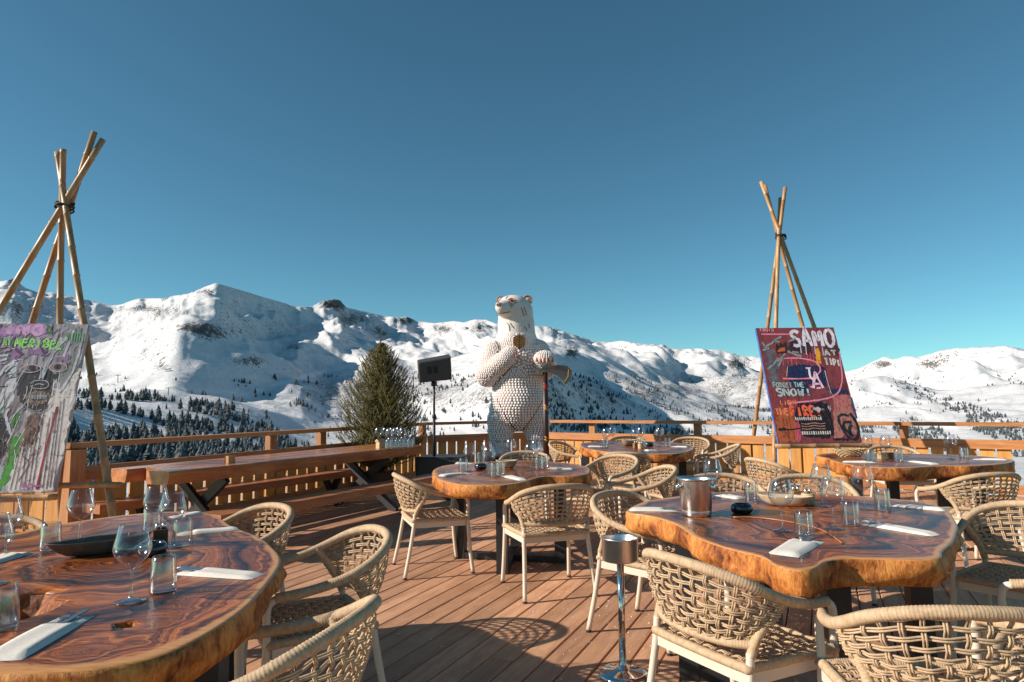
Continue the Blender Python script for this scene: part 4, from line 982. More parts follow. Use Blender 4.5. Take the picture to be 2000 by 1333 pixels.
def paintcol(c, rough=.5, scumble=False):
    k = tuple(c) + (scumble,)
    if k in MAT_P: return MAT_P[k]
    mt, t, b, o = newmat('paint_%d' % len(MAT_P)); g = N(t); MAT_P[k] = mt
    n1 = g.noise(g.coord((26, 1, 2.2)), 1.7, 6, .65, .4); n2 = g.noise(g.coord((9, 1, 9)), 1.5, 6, .7, 1.0)
    f = g.math('ADD', g.math('MULTIPLY', n1, .5), g.math('MULTIPLY', n2, .5))
    lo = tuple(x * .55 for x in c); hi = tuple(min(1, x * 1.35 + .02) for x in c)
    g.l(g.ramp(f, [(.36, lo), (.5, c), (.64, hi)]), b.inputs['Base Color']); b.inputs['Roughness'].default_value = rough
    if scumble: g.l(g.ramp(f, [(.405, 0.0), (.46, 1.0)]), b.inputs['Alpha'])
    return mt
class Canvas:
    def __init__(s, root, W, H): s.root = root; s.W = W; s.H = H; s.layer = 0
    def P(s, u, v, lift): return (u * s.W, -lift, v * s.H)
    def strokes(s, name, lines, wd, col, jitter=.0, seed=0, parent=None):
        s.layer += 1; lift = .0008 + .00009 * s.layer; r_ = random.Random(seed + s.layer); b = MB()
        for ln in lines:
            pts = [Vector((u * s.W, 0, v * s.H)) for u, v in ln]
            if len(pts) > 2: pts = crom(pts, 4)
            k = len(pts); V = []
            for i, p in enumerate(pts):
                t = pts[min(i + 1, k - 1)] - pts[max(i - 1, 0)]; t = t.normalized() if t.length > 1e-9 else Vector((1, 0, 0)); n_ = Vector((-t.z, 0, t.x))
                w_ = wd * (1 + r_.uniform(-.25, .25)) / 2; j_ = n_ * r_.uniform(-jitter, jitter)
                V += [p + n_ * w_ + j_ + Vector((0, -lift, 0)), p - n_ * w_ + j_ + Vector((0, -lift, 0))]
            b.add(V, [(2 * i, 2 * i + 1, 2 * i + 3, 2 * i + 2) for i in range(k - 1)])
        o = b.build(name, paintcol(col), parent or s.root)
        if len(lines) > 7 and name != 'lettering': o['kind'] = 'stuff'
        return o
    def text(s, txt, u0, v0, u1, v1, col, wd, slope=0.0, seed=0, name='lettering'):
        n_ = len(txt); cw = (u1 - u0) / n_; r_ = random.Random(seed); L_ = []
        for i, ch in enumerate(txt):
            for st in FONT[ch]:
                dx, dy = r_.uniform(-.06, .06), r_.uniform(-.08, .08); sc = r_.uniform(.92, 1.08)
                L_.append([(u0 + cw * (i + .1 + .72 * sc * (x + dx)), v0 + slope * i + (v1 - v0) * sc * (y / 1.4 + dy * .4)) for x, y in st])
        return s.strokes(name, [q_ for q_ in L_ if len(q_) > 1], wd, col, wd * .08, seed)
    def patch(s, poly, col, rag=.02, seed=0, name='paint_patch'):
        s.layer += 1; lift = .0008 + .00009 * s.layer; r_ = random.Random(seed + 3); pts = resample([Vector((u, v, 0)) for u, v in poly + [poly[0]]], n=max(24, 8 * len(poly)))[:-1]
        V = [s.P(p.x + r_.uniform(-rag, rag), p.y + r_.uniform(-rag, rag), lift) for p in pts]
        return MB().add(V, [tuple(range(len(V)))]).build(name, paintcol(col, .5, True), s.root)
def canvas_mat(name, stops, sx, sz, scale=2.0):
    mt, t, b, o = newmat(name); g = N(t); v = g.coord((sx, 1, sz)); n1 = g.noise(v, scale, 8, .7, .8); n2 = g.noise(g.coord((30, 1, 1.2)), 1.6, 5, .6)
    g.l(g.ramp(g.math('ADD', g.math('MULTIPLY', n1, .62), g.math('MULTIPLY', n2, .38)), stops), b.inputs['Base Color']); b.inputs['Roughness'].default_value = .55
    g.bump(g.noise(g.coord(), 260, 2), .3, .001, b); return mt
def canvas_box(W, H, T_, mface, medge, root):
    MB().box((W / 2, T_ / 2, H / 2), (W, T_, H)).build('canvas_side', medge, root)
    MB().add([(0, -.0006, 0), (W, -.0006, 0), (W, -.0006, H), (0, -.0006, H)], [(0, 1, 2, 3)]).build('canvas_face', mface, root)
def frame_matrix(BL, BR, TL):
    x = (BR - BL); W = x.length; x.normalize(); z = TL - BL; z -= x * z.dot(x); H = z.length; z.normalize(); y = z.cross(x)
    return Matrix((( x.x, y.x, z.x, BL.x), (x.y, y.y, z.y, BL.y), (x.z, y.z, z.z, BL.z), (0, 0, 0, 1))), W, H
# ---- right easel
BLr, BRr, TLr = atY(1520, 866, 9.0), atY(1684, 862, 9.02), atY(1503, 641, 9.60); BRr.z = BLr.z
M_, W, H = frame_matrix(BLr, BRr, TLr)
pr = thing('painting', 'graffiti painting with SAMO lettering on the right bamboo easel', 'painting'); pr.matrix_world = M_
canvas_box(W, H, .045, canvas_mat('maroon_canvas', [(.34, (.03, .012, .018)), (.43, (.14, .025, .03)), (.50, (.27, .055, .06)), (.57, (.11, .03, .045)), (.66, (.40, .13, .12)), (.8, (.10, .07, .11))], 3, 1.2), paintcol((.05, .14, .42)), pr)
C_ = Canvas(pr, W, H)
def zr(x, y): v = 1 - (y - 55) / 1185; l = 25 + 182 * (1 - v); return ((x - l) / (825 + 55 * (1 - v)), v)
def zrp(*pts): return [zr(x, y) for x, y in pts]
C_.patch(zrp((170, 900), (380, 880), (400, 1230), (215, 1235)), (.38, .09, .03), .02, 1); C_.patch(zrp((800, 780), (985, 770), (1060, 1180), (800, 1190)), (.42, .16, .13), .015, 2)
C_.patch(zrp((100, 330), (220, 300), (260, 620), (160, 700)), (.12, .10, .12), .03, 3); C_.patch(zrp((370, 190), (600, 200), (620, 330), (360, 340)), (.045, .02, .025), .02, 4); C_.patch(zrp((720, 130), (860, 140), (920, 380), (740, 330)), (.09, .03, .035), .02, 21)
C_.patch(zrp((330, 470), (480, 455), (720, 480), (760, 560), (750, 690), (560, 650), (560, 760), (420, 720), (335, 590)), (.012, .022, .075), .010, 5)
C_.patch(zrp((760, 710), (900, 705), (990, 740), (960, 765), (800, 765)), (.015, .025, .085), .008, 6); C_.patch(zrp((430, 850), (740, 850), (790, 1000), (795, 1160), (730, 1200), (480, 1185), (390, 1010)), (.012, .009, .012), .012, 7)
C_.patch(zrp((640, 290), (690, 285), (705, 450), (650, 455)), (.75, .33, .02), .008, 8); C_.patch(zrp((790, 1200), (960, 1205), (960, 1222), (790, 1222)), (.012, .01, .012), .006, 9)
C_.strokes('paint_drips', [zrp((x, y0), (x + 3, y1)) for x, y0, y1 in [(560, 340, 440), (590, 330, 470), (620, 350, 430), (410, 1040, 1225), (425, 1000, 1230), (440, 1060, 1220), (395, 1030, 1215), (830, 800, 900), (870, 780, 930), (905, 790, 900), (940, 800, 880), (300, 380, 460), (350, 390, 450), (390, 395, 455), (440, 390, 460)]], .012, (.62, .09, .15))
C_.strokes('pink_outline', [zrp((290, 600), (560, 602), (660, 560), (690, 500), (640, 430), (520, 395), (400, 385), (310, 390)), zrp((900, 330), (910, 480), (915, 620), (870, 740), (780, 800), (640, 825), (480, 840), (330, 850)), zrp((80, 125), (380, 128))], .022, (.80, .24, .34), .003)
C_.text('SAMO', zr(385, 170)[0], zr(0, 262)[1], zr(862, 170)[0], zr(0, 85)[1], (.72, .66, .74), .046, .0, 2)
C_.strokes('paint_drips', [zrp((490, 230), (495, 335)), zrp((545, 240), (550, 350)), zrp((640, 270), (645, 345)), zrp((720, 270), (730, 360)), zrp((825, 235), (827, 265))], .013, (.60, .52, .64))
C_.text('AT', zr(735, 330)[0], zr(0, 362)[1], zr(880, 330)[0], zr(0, 310)[1], (.5, .56, .52), .024, 0, 3); C_.text('TIPI', zr(740, 420)[0], zr(0, 460)[1], zr(905, 420)[0], zr(0, 392)[1], (.66, .62, .58), .024, -.004, 4)
C_.text('FORGET', zr(178, 660)[0], zr(0, 688)[1], zr(385, 660)[0], zr(0, 645)[1], (.30, .42, .42), .018, 0, 5); C_.text('THE', zr(400, 660)[0], zr(0, 690)[1], zr(510, 660)[0], zr(0, 645)[1], (.36, .48, .48), .018, 0, 6); C_.text('SNOW!', zr(212, 740)[0], zr(0, 775)[1], zr(590, 740)[0], zr(0, 705)[1], (.42, .55, .55), .026, 0, 7)
C_.text('LIGHT', zr(250, 850)[0], zr(0, 866)[1], zr(430, 850)[0], zr(0, 825)[1], (.9, .25, .12), .017, 0, 8); C_.text('THE', zr(190, 940)[0], zr(0, 965)[1], zr(340, 940)[0], zr(0, 905)[1], (.9, .22, .1), .02, 0, 9); C_.text('FIRE!', zr(350, 940)[0], zr(0, 980)[1], zr(680, 940)[0], zr(0, 893)[1], (.85, .13, .06), .034, 0, 10)
C_.text('L', zr(548, 570)[0] + .02, zr(0, 600)[1], zr(640, 570)[0] + .02, zr(0, 495)[1], (.92, .78, .86), .024, 0, 11, 'emblem_letter'); C_.strokes('emblem_serif', [zrp((535, 495), (590, 493)), zrp((575, 690), (615, 688)), zrp((640, 705), (685, 700))], .022, (.78, .55, .68)); C_.text('A', zr(580, 630)[0], zr(0, 705)[1], zr(720, 630)[0], zr(0, 560)[1], (.9, .55, .7), .032, 0, 12, 'emblem_letter')
C_.strokes('crown', [zrp((238, 325), (240, 235), (265, 290), (280, 225), (300, 285), (325, 220), (332, 318), (238, 325))], .020, (.03, .015, .015)); C_.patch(zrp((245, 320), (255, 285), (325, 275), (328, 312)), (.45, .12, .03), .008, 10)
C_.strokes('grey_scribble', [zrp((100, 260), (160, 240), (230, 190), (290, 150)), zrp((90, 210), (130, 290)), zrp((350, 310), (420, 345), (500, 370)), zrp((400, 320), (470, 330)), zrp((240, 420), (330, 340)), zrp((130, 500), (200, 450), (250, 380)), zrp((90, 300), (160, 280)), zrp((210, 200), (270, 215)), zrp((250, 470), (300, 360)), zrp((360, 205), (440, 175))], .030, (.24, .28, .28), .006)
C_.strokes('teeth_marks', [zrp((x, 990 + 6 * (i % 2)), (x + 5, 1022)) for i, x in enumerate(range(400, 670, 22))] + [zrp((x, 1130), (x + 4, 1162)) for x in range(465, 760, 24)], .018, (.62, .56, .52))
C_.strokes('small_scrawl', [zrp((460, y), (520, y + 6), (590, y - 5), (660, y + 4), (710, y)) for y in (1055, 1080, 1105)], .012, (.42, .2, .14)); C_.patch(zrp((570, 905), (640, 895), (715, 918), (640, 938)), (.55, .5, .52), .006, 12); C_.patch(zrp((745, 890), (770, 880), (785, 910), (765, 935)), (.55, .5, .52), .006, 13)
C_.strokes('black_spiral', [zrp((975, 960), (1030, 1040), (1055, 1130), (1020, 1210), (950, 1195), (885, 1110), (850, 1010), (890, 970), (960, 985)), zrp((985, 1050), (915, 1045), (905, 1100), (985, 1180), (960, 1120), (985, 1070))], .036, (.012, .02, .024), .002)
C_.strokes('arrow_line', [zrp((215, 1105), (330, 1112), (440, 1100), (540, 1092))], .016, (.012, .01, .012)); C_.patch(zrp((215, 1095), (290, 1092), (295, 1122), (220, 1125)), (.012, .01, .012), .005, 14)
C_.text('TROIS', zr(60, 80)[0], zr(0, 92)[1], zr(215, 80)[0], zr(0, 62)[1], (.62, .25, .28), .016, 0, 15, 'tiny_scrawl')
C_.strokes('edge_stripe', [zrp((1000, 800), (1045, 1010))], .022, (.03, .06, .2)); C_.strokes('pale_line', [zrp((735, 520), (755, 620), (790, 760)), zrp((345, 470), (330, 580))], .010, (.6, .55, .55))
def easel(label, apex, rows, r0, ledge, cords, extra=None):
    base = Vector((apex.x, apex.y, 0)); t = thing('bamboo_easel', label, 'easel', base, 0, 'tall bamboo easels')
    for k, (foot, off, ext) in enumerate(rows):
        ap = apex + Vector(off); d = (ap - foot); top = foot + d * ext
        bamboo(foot - base, top - base, r0, t, seed=k + int(r0 * 1000))
    a, b = ledge; bamboo(a - base, b - base, r0 * .95, t, 9)
    for e in (extra or []): bamboo(e[0] - base, e[1] - base, r0 * .8, t, 12)
    c = MB()
    for k in range(4):
        q_ = Quaternion(Vector((1, .3 * (k - 1.5), 0)).normalized(), .25 * (k - 1.5))
        c.tube([apex - base + Vector((0, 0, -.02 + .02 * k)) + q_ @ Vector((cords * math.cos(a_), cords * .8 * math.sin(a_), .01 * math.sin(3 * a_))) for a_ in [2 * math.pi * i / 26 for i in range(26)]], .009, 6, closed=True)
    c.build('lashing', MAT['cord'], t, True); return t
ax = M_.to_3x3() @ Vector((1, 0, 0)); an = M_.to_3x3() @ Vector((0, -1, 0)); az_ = M_.to_3x3() @ Vector((0, 0, 1))
APR = atY(1525, 463, 10.28)
fA, fB, fC, fD = at(1713, 967, 0), at(1661, 955, 0), at(1512, 980, 0), at(1461, 938, 0)
back = -an
easel('tall bamboo easel of crossed poles holding the painting on the right', APR, [(fA, (.0, -.02, 0), 1.235), (fB, (.02, .09, 0), 1.22), (fC, (-.03, -.02, 0), 1.17), (fD, (0, .08, 0), 1.19)], .032,
      (BLr - ax * .06 - az_ * .045 + an * .012, BRr + ax * .10 - az_ * .045 + an * .012), .080)
# ---- left easel
BRl, TRl = atY(106, 960, 5.75), atY(166, 634, 6.24)
BLl = BRl + Vector((-1.16, -.22, 0)) ; TLl = BLl + (TRl - BRl)
M_, W, H = frame_matrix(BLl, BRl, TLl)
pl2 = thing('painting', 'painting of a scribbled face with AT MERIBEL lettering on the left easel', 'painting'); pl2.matrix_world = M_
canvas_box(W, H, .05, canvas_mat('grey_canvas', [(.33, (.05, .045, .05)), (.42, (.16, .13, .15)), (.50, (.36, .31, .34)), (.58, (.60, .53, .55)), (.70, (.82, .76, .74))], 2, .8), canvas_mat('pale_canvas_side', [(.3, (.10, .06, .08)), (.5, (.5, .42, .42)), (.7, (.62, .55, .53))], 2, 2), pl2)
C_ = Canvas(pl2, W, H)
WZ = 1.18 / H * 1225
def zl(x, y): v = 1 - (y - 50) / 1215; r_ = 612 - 212 * (1 - v); return (1 - (r_ - x) / (WZ * (1 + .075 * (1 - v))), v)
def zlp(*pts): return [zl(x, y) for x, y in pts]
C_.patch(zlp((150, 420), (330, 380), (440, 470), (420, 640), (300, 730), (190, 700), (150, 560)), (.045, .042, .046), .012, 1)
C_.patch(zlp((400, 480), (560, 380), (470, 900), (400, 1255), (90, 1255), (230, 740), (330, 720)), (.86, .72, .67), .014, 2)
C_.patch(zlp((-250, 900), (-40, 700), (60, 740), (110, 900), (50, 1080), (-260, 1100)), (.03, .025, .03), .015, 3); C_.patch(zlp((10, 700), (120, 360), (150, 330), (130, 600), (60, 740)), (.74, .70, .74), .012, 4)
C_.patch(zlp((110, 900), (170, 860), (200, 880), (110, 1180), (60, 1255), (20, 1255), (90, 1040)), (.09, .36, .045), .010, 5); C_.patch(zlp((40, 1100), (95, 1000), (70, 1150), (10, 1250), (-20, 1255)), (.44, .44, .46), .008, 22); C_.patch(zlp((120, 730), (165, 720), (170, 800), (130, 830)), (.09, .26, .05), .012, 6)
C_.patch(zlp((430, 60), (560, 60), (540, 400), (420, 560)), (.30, .30, .28), .02, 7)
C_.patch(zlp((185, 590), (280, 555), (375, 595), (330, 650), (270, 670), (210, 640)), (.36, .23, .16), .006, 8); C_.patch(zlp((225, 745), (300, 725), (320, 780), (270, 940), (180, 960)), (.28, .16, .11), .014, 9)
rs = random.Random(41)
def scratch(n_, box, ln, wd, col, slant, sd_):
    L_ = []
    for _ in range(n_):
        u, v = rs.uniform(box[0], box[2]), rs.uniform(box[1], box[3]); a = slant + rs.uniform(-.5, .5); l_ = ln * rs.uniform(.4, 1.2)
        L_.append([(u, v), (u + l_ * .5 * math.cos(a) + rs.uniform(-.01, .01), v + l_ * .5 * math.sin(a)), (min(.995, u + l_ * math.cos(a)), v + l_ * math.sin(a))])
    C_.strokes('scratches', [[(min(max(x, .005), .995), min(max(y, .005), .995)) for x, y in q_] for q_ in L_], wd, col, .002, sd_)
scratch(45, (.25, .55, .98, .98), .10, .006, (.05, .045, .05), 1.2, 1); scratch(22, (.3, .6, .95, .97), .12, .0045, (.72, .66, .72), 1.05, 2); scratch(26, (.2, .72, .9, .95), .06, .012, (.72, .4, .68), .3, 3)
scratch(22, (.3, .6, .6, .9), .05, .007, (.06, .05, .06), .2, 4); scratch(40, (.45, .05, .85, .5), .16, .005, (.30, .14, .13), 1.35, 5); scratch(18, (.3, .05, .55, .5), .10, .008, (.09, .32, .06), 1.2, 6); scratch(12, (.5, .1, .95, .6), .2, .005, (.9, .86, .86), 1.3, 7)
C_.strokes('vertical_drips', [zlp((x + 60, y0), (x + 30, (y0 + y1) / 2), (x, y1)) for x, y0, y1 in [(120, 960, 1250), (150, 900, 1250), (180, 850, 1245), (205, 830, 1250), (232, 800, 1250), (258, 760, 1250), (300, 760, 1250), (325, 720, 1245), (350, 700, 1250), (372, 640, 1240), (395, 620, 1245)]], .006, (.12, .05, .05))
C_.strokes('red_drip', [zlp((408, 680), (385, 780), (345, 960), (305, 1150), (288, 1250))], .016, (.45, .03, .04))
C_.strokes('white_strokes', [zlp((470, 150), (380, 280), (310, 470)), zlp((440, 160), (350, 330), (290, 480)), zlp((520, 100), (470, 240), (440, 330)), zlp((140, 330), (80, 380), (30, 450)), zlp((130, 350), (70, 420)), zlp((20, 300), (90, 290)), zlp((0, 350), (80, 320)), zlp((-40, 600), (30, 620)), zlp((560, 230), (510, 420), (420, 580)), zlp((120, 880), (80, 760), (95, 690))], .022, (.66, .62, .66), .005)
C_.patch(zlp((-30, 70), (340, 60), (335, 130), (-40, 150)), (.52, .26, .50), .018, 10); C_.text('KING', zl(-40, 90)[0], zl(0, 132)[1], zl(330, 90)[0], zl(0, 62)[1], (.80, .42, .68), .036, 0, 2)
C_.patch(zlp((340, 60), (370, 58), (372, 120), (345, 130)), (.10, .30, .06), .012, 11); C_.patch(zlp((95, 260), (165, 240), (170, 310), (110, 315)), (.38, .2, .38), .016, 12); C_.patch(zlp((210, 240), (340, 240), (330, 290), (230, 290)), (.32, .18, .32), .016, 13); C_.patch(zlp((430, 310), (490, 300), (480, 340), (430, 345)), (.4, .2, .4), .012, 14)
C_.text('AT', zl(55, 200)[0], zl(0, 220)[1], zl(110, 200)[0], zl(0, 178)[1], (.40, .85, .2), .015, 0, 3); C_.text('MERIBEL', zl(132, 200)[0], zl(0, 228)[1], zl(450, 200)[0], zl(0, 170)[1], (.40, .85, .2), .018, -.002, 4)
C_.strokes('green_ticks', [zlp((x, 120), (x - 10, 185)) for x in range(480, 580, 16)], .010, (.2, .45, .2))
eye = lambda cx, cy, rx, ry: zlp(*[(cx + rx * math.cos(a), cy + ry * math.sin(a)) for a in [2 * math.pi * i / 14 for i in range(15)]])
C_.patch(eye(235, 396, 48, 20)[:-1], (.36, .26, .28), .003, 15); C_.patch(eye(412, 388, 52, 26)[:-1], (.34, .24, .25), .003, 16)
C_.strokes('eye_outline', [zlp((155, 405), (200, 375), (250, 368), (300, 390), (270, 420), (210, 425), (160, 408)), eye(412, 388, 58, 32)], .010, (.58, .45, .48)); C_.strokes('iris', [eye(245, 394, 18, 17), eye(410, 386, 20, 16)], .013, (.05, .02, .03)); C_.strokes('pupil', [eye(245, 394, 6, 6), eye(410, 386, 7, 6)], .014, (.03, .01, .02))
C_.strokes('nose_line', [zlp((300, 380), (300, 440), (290, 480)), zlp((330, 380), (325, 440), (310, 480)), zlp((235, 510), (260, 490), (330, 490), (352, 515), (330, 545), (260, 545), (235, 525)), zlp((262, 520), (290, 512), (322, 520))], .008, (.5, .46, .48))
C_.patch(zlp((212, 606), (270, 582), (345, 606), (290, 632), (240, 628)), (.03, .03, .05), .003, 17); C_.strokes('teeth', [zlp((x, 586 + abs(x - 280) * .2), (x, 628 - abs(x - 280) * .2)) for x in range(228, 345, 18)] + [zlp((215, 607), (342, 607)), zlp((225, 598), (335, 597)), zlp((225, 617), (335, 617))], .006, (.6, .6, .64))
C_.strokes('chin_line', [zlp((195, 660), (230, 710), (280, 725), (330, 705), (370, 650)), zlp((210, 680), (260, 712), (310, 700))], .008, (.35, .34, .36)); C_.strokes('yellow_leaf', [zlp((-30, 910), (40, 912)), zlp((-20, 950), (30, 970))], .030, (.42, .5, .1)); C_.strokes('green_line', [zlp((0, 985), (40, 990), (38, 1060), (0, 1180))], .007, (.3, .55, .35))
C_.strokes('pink_signature', [zlp((180, 1228), (200, 1215), (225, 1235), (250, 1215), (280, 1232), (320, 1220))], .016, (.6, .15, .4)); C_.strokes('neck_scribble', [zlp((240, 740), (220, 800), (260, 840), (210, 900), (250, 950), (190, 1010), (230, 1060)), zlp((300, 740), (290, 810), (265, 860), (285, 910))], .006, (.1, .06, .06))
ax = M_.to_3x3() @ Vector((1, 0, 0)); an = M_.to_3x3() @ Vector((0, -1, 0)); az_ = M_.to_3x3() @ Vector((0, 0, 1))
APL = atY(126, 405, 6.68)
fd = at(236, 1112, 0); fa = at(-300, 1100, 0); fb = at(-66, 1062, 0); fc = at(119, 1066, 0)
easel('tall bamboo easel of crossed poles holding the painting on the left', APL, [(fa, (.0, -.03, 0), 1.215), (fb, (.0, .09, 0), 1.235), (fc, (-.05, .05, 0), 1.18), (fd, (.03, -.03, 0), 1.18)], .033,
      (BLl - ax * .1 - az_ * .05 + an * .012, BRl + ax * .03 - az_ * .05 + an * .012), .088, [(at(40, 946, .6) * 0 + atY(60, 950, 6.0), atY(236, 947, 5.95))])

# ================================================================== loudspeaker on a black box
sx = at(862, 893, .62)
bxr = thing('black_box', 'black flight case carrying the loudspeaker pole beside the bear', 'box', (sx.x, sx.y + .35, 0), -.18)
MB().box((0, 0, .305), (.66, .6, .61)).build('case_body', MAT['blackplastic'], bxr)
for s_ in (-1, 1):
    MB().box((s_ * .32, -.303, .305), (.03, .012, .6)).build('corner_strip', MAT['black'], bxr)
MB().box((0, -.302, .62 - .02), (.68, .02, .03)).build('lid_rim', MAT['black'], bxr)
pp = atY(848, 886, sx.y + .3); spk = thing('loudspeaker', 'black loudspeaker tilted on a thin pole left of the bear', 'loudspeaker', (pp.x, pp.y, .611), .15)
top_h = atY(848, 752, pp.y).z - .611
MB().tube([(0, 0, 0), (0, 0, top_h * .55)], .021, 14).build('lower_pole', MAT['black'], spk, True); MB().tube([(0, 0, top_h * .5), (0, 0, top_h + .03)], .016, 14).build('upper_pole', MAT['black'], spk, True)
MB().lathe([(0, 0), (.03, 0), (.03, .05), (0, .05)], 14, origin=(0, 0, top_h * .55 - .02)).build('collar', MAT['black'], spk, True); MB().lathe([(0, 0), (.045, 0), (.04, .07), (0, .07)], 16, origin=(0, 0, top_h - .02)).build('mount', MAT['black'], spk, True)
rt = Matrix.Rotation(-.10, 3, 'Y') @ Matrix.Rotation(.12, 3, 'X')
V = []
for y, k in ((-.17, .86), (.20, 1.0)):
    for (x, z) in ((-.245, -.19), (.245, -.19), (.262, .20), (-.235, .16)): V.append(rt @ Vector((x * (k * .1 + .9), y, z * k)) + Vector((0, .02, top_h + .23)))
bmx = bmesh.new(); vv = [bmx.verts.new(v) for v in V]
for f_ in ((3, 2, 1, 0), (4, 5, 6, 7), (0, 1, 5, 4), (1, 2, 6, 5), (2, 3, 7, 6), (3, 0, 4, 7)): bmx.faces.new([vv[i] for i in f_])
bmesh.ops.recalc_face_normals(bmx, faces=bmx.faces); bmesh.ops.bevel(bmx, geom=bmx.edges[:], offset=.022, segments=3, affect='EDGES', profile=.6)
me = bpy.data.meshes.new('cabinet'); bmx.to_mesh(me); bmx.free(); link('cabinet', me, MAT['blackplastic'], spk)
for k in (-1, 1):
    o = MB().box((0, 0, 0), (.062, .012, .105)).build('handle_recess', MAT['recess_dark'], spk); o.location = rt @ Vector((k * .045 - .03, -.172, .01)) + Vector((0, .02, top_h + .23)); o.rotation_euler = rt.to_euler()  # dark plates painting the shade inside the two handle recesses
cb = crom([Vector((-.25, .0, top_h + .2)), Vector((-.30, 0, top_h + .16)), Vector((-.31, .02, top_h - .2)), Vector((-.28, .02, top_h * .4)), Vector((-.31, .05, -.1)), Vector((-.4, .06, -.60))], 6)
MB().tube(cb, .006, 6).build('cable', MAT['rubber'], spk, True)

# ================================================================== spruce
st = atY(744, 870, 10.9); tree = thing('spruce_tree', 'bristly cut spruce tree standing behind the long table', 'tree', (st.x, st.y, 0))
TH = atY(738, 652, 10.9).z
MB().tube([(0, 0, 0), (.0, 0, .9), (0, .0, TH * .75), (-.02, 0, TH)], lambda i: (.055, .045, .022, .006)[i], 8).build('trunk', MAT['bark'], tree, True)
MB().lathe([(0, 0), (.22, 0), (.25, .03), (.25, .30), (.22, .32), (0, .3)], 24).build('pot', MAT['darkblock'], tree)
rt_ = random.Random(3); tw = MB(); V_ = []; F_ = []
def needles(p, q, ln, rad):
    ax_ = (q - p); k = int(ax_.length / .0095); ax_.normalize(); o1 = ax_.orthogonal().normalized(); o2 = ax_.cross(o1)
    for i in range(k):
        c = p.lerp(q, i / k); a = i * 2.4 + rt_.uniform(-.3, .3); d = (o1 * math.cos(a) + o2 * math.sin(a)) * .75 + ax_ * .8
        e = c + d.normalized() * ln * rt_.uniform(.7, 1.2) * (1 - .5 * i / k); s_ = ax_.cross(d).normalized() * .0062; n_ = len(V_)
        V_.extend([tuple(c + s_), tuple(c - s_), tuple(e)]); F_.append((n_, n_ + 1, n_ + 2))
NB = 1000
for i in range(NB):
    t = (i + rt_.random()) / NB; z = .35 + (TH - .55) * t ** 1.08; ph = i * 2.39996
    R_ = .72 * (1 - t) ** .78 * (.62 + .38 * min(1, z / .95)) * rt_.uniform(.62, 1.25) + .03
    dirv = Vector((math.cos(ph), math.sin(ph), 0)); up = .30 + .75 * t + rt_.uniform(-.1, .2)
    p0 = Vector((0, 0, z - R_ * .1)); p1 = p0 + dirv * R_ * .55 + Vector((0, 0, R_ * .22)); p2 = p0 + dirv * R_ + Vector((0, 0, R_ * up + .02))
    tw.tube([p0, p1, p2], lambda k: (.006, .004, .0015)[k], 4, caps=False)
    needles(p0.lerp(p1, .35), p1, .040, 0); needles(p1, p2, .036, 0)
    for k in range(3 if R_ > .15 else 1):
        s_ = rt_.uniform(.4, .95); b0 = p1.lerp(p2, s_) if s_ > .6 else p0.lerp(p1, s_ + .3); side = dirv.cross(Vector((0, 0, 1))) * rt_.choice((-1, 1))
        b1 = b0 + (dirv * .5 + side * .55 + Vector((0, 0, .75 + rt_.uniform(0, .5)))).normalized() * R_ * rt_.uniform(.22, .42)
        needles(b0, b1, .034, 0); tw.tube([b0, b1], lambda k: (.003, .001)[k], 3, caps=False)
needles(Vector((0, 0, TH - .4)), Vector((-.01, 0, TH + .02)), .035, 0)
link('crown', mesh('crown', V_, F_), MAT['needle'], tree); tw.build('branches', MAT['twig'], tree)

# ================================================================== bear sculpture
YB = 11.35; SB = YB / F
bear_base = atY(1011, 890, YB)
bear = thing('bear_sculpture', 'white dotted standing bear sculpture towering over the deck', 'sculpture', (bear_base.x, YB, 0))
ZB = bear_base.z
def bp(px, py, toward=0): return Vector(((px - 1011) * SB, -toward * SB, ZB + (890 - py) * SB))
bb = MB()
def blob(px, py, tw_, rx, ry, rd): bb.sphere(bp(px, py, tw_), SB, 20, 14, (rx, rd, ry))
def limb(a, b, r0, r1, n=7):
    for i in range(n): t = i / (n - 1); p = bp(*a).lerp(bp(*b), t); bb.sphere(p, (r0 + (r1 - r0) * t) * SB, 16, 12)
blob(1013, 803, 0, 55, 41, 48); blob(1013, 785, 6, 52, 52, 50); blob(1012, 745, 4, 51, 50, 46); blob(1011, 705, 0, 50, 42, 42); blob(1011, 672, 0, 42, 34, 38)
limb((1012, 672), (1011, 630), 39, 36); blob(1010, 612, 0, 35.5, 33, 38); blob(1006, 600, 8, 32, 22, 30)
limb((1002, 606, 18), (983, 607, 40), 20, 12.5, 6); blob(990, 615, 30, 15, 10, 18)
limb((981, 822, 4), (977, 874, 8), 28.5, 18, 7); limb((1046, 822, 4), (1052, 874, 8), 28, 17, 7)
blob(977, 883, 16, 22, 9, 34); blob(1052, 883, 16, 20, 9, 34)
limb((970, 690, 8), (954, 735, 24), 24, 23); limb((954, 735, 26), (992, 704, 52), 22, 16.5); blob(1000, 695, 56, 14, 12, 12)
limb((1053, 690, 4), (1070, 722, 18), 24, 20, 5); limb((1070, 722, 20), (1064, 712, 54), 20, 16, 5); blob(1063, 707, 62, 21, 15, 18)
me = mesh('body', bb.v, bb.f)
tmp = bpy.data.objects.new('body', me); COL.objects.link(tmp)
md = tmp.modifiers.new('r', 'REMESH'); md.mode = 'VOXEL'; md.voxel_size = .026
md = tmp.modifiers.new('s', 'SMOOTH'); md.iterations = 7; md.factor = .5
bpy.context.view_layer.update(); dg = bpy.context.evaluated_depsgraph_get()
body_me = bpy.data.meshes.new_from_object(tmp.evaluated_get(dg)); bpy.data.objects.remove(tmp)
body_me.polygons.foreach_set('use_smooth', [True] * len(body_me.polygons)); body_me.materials.clear()
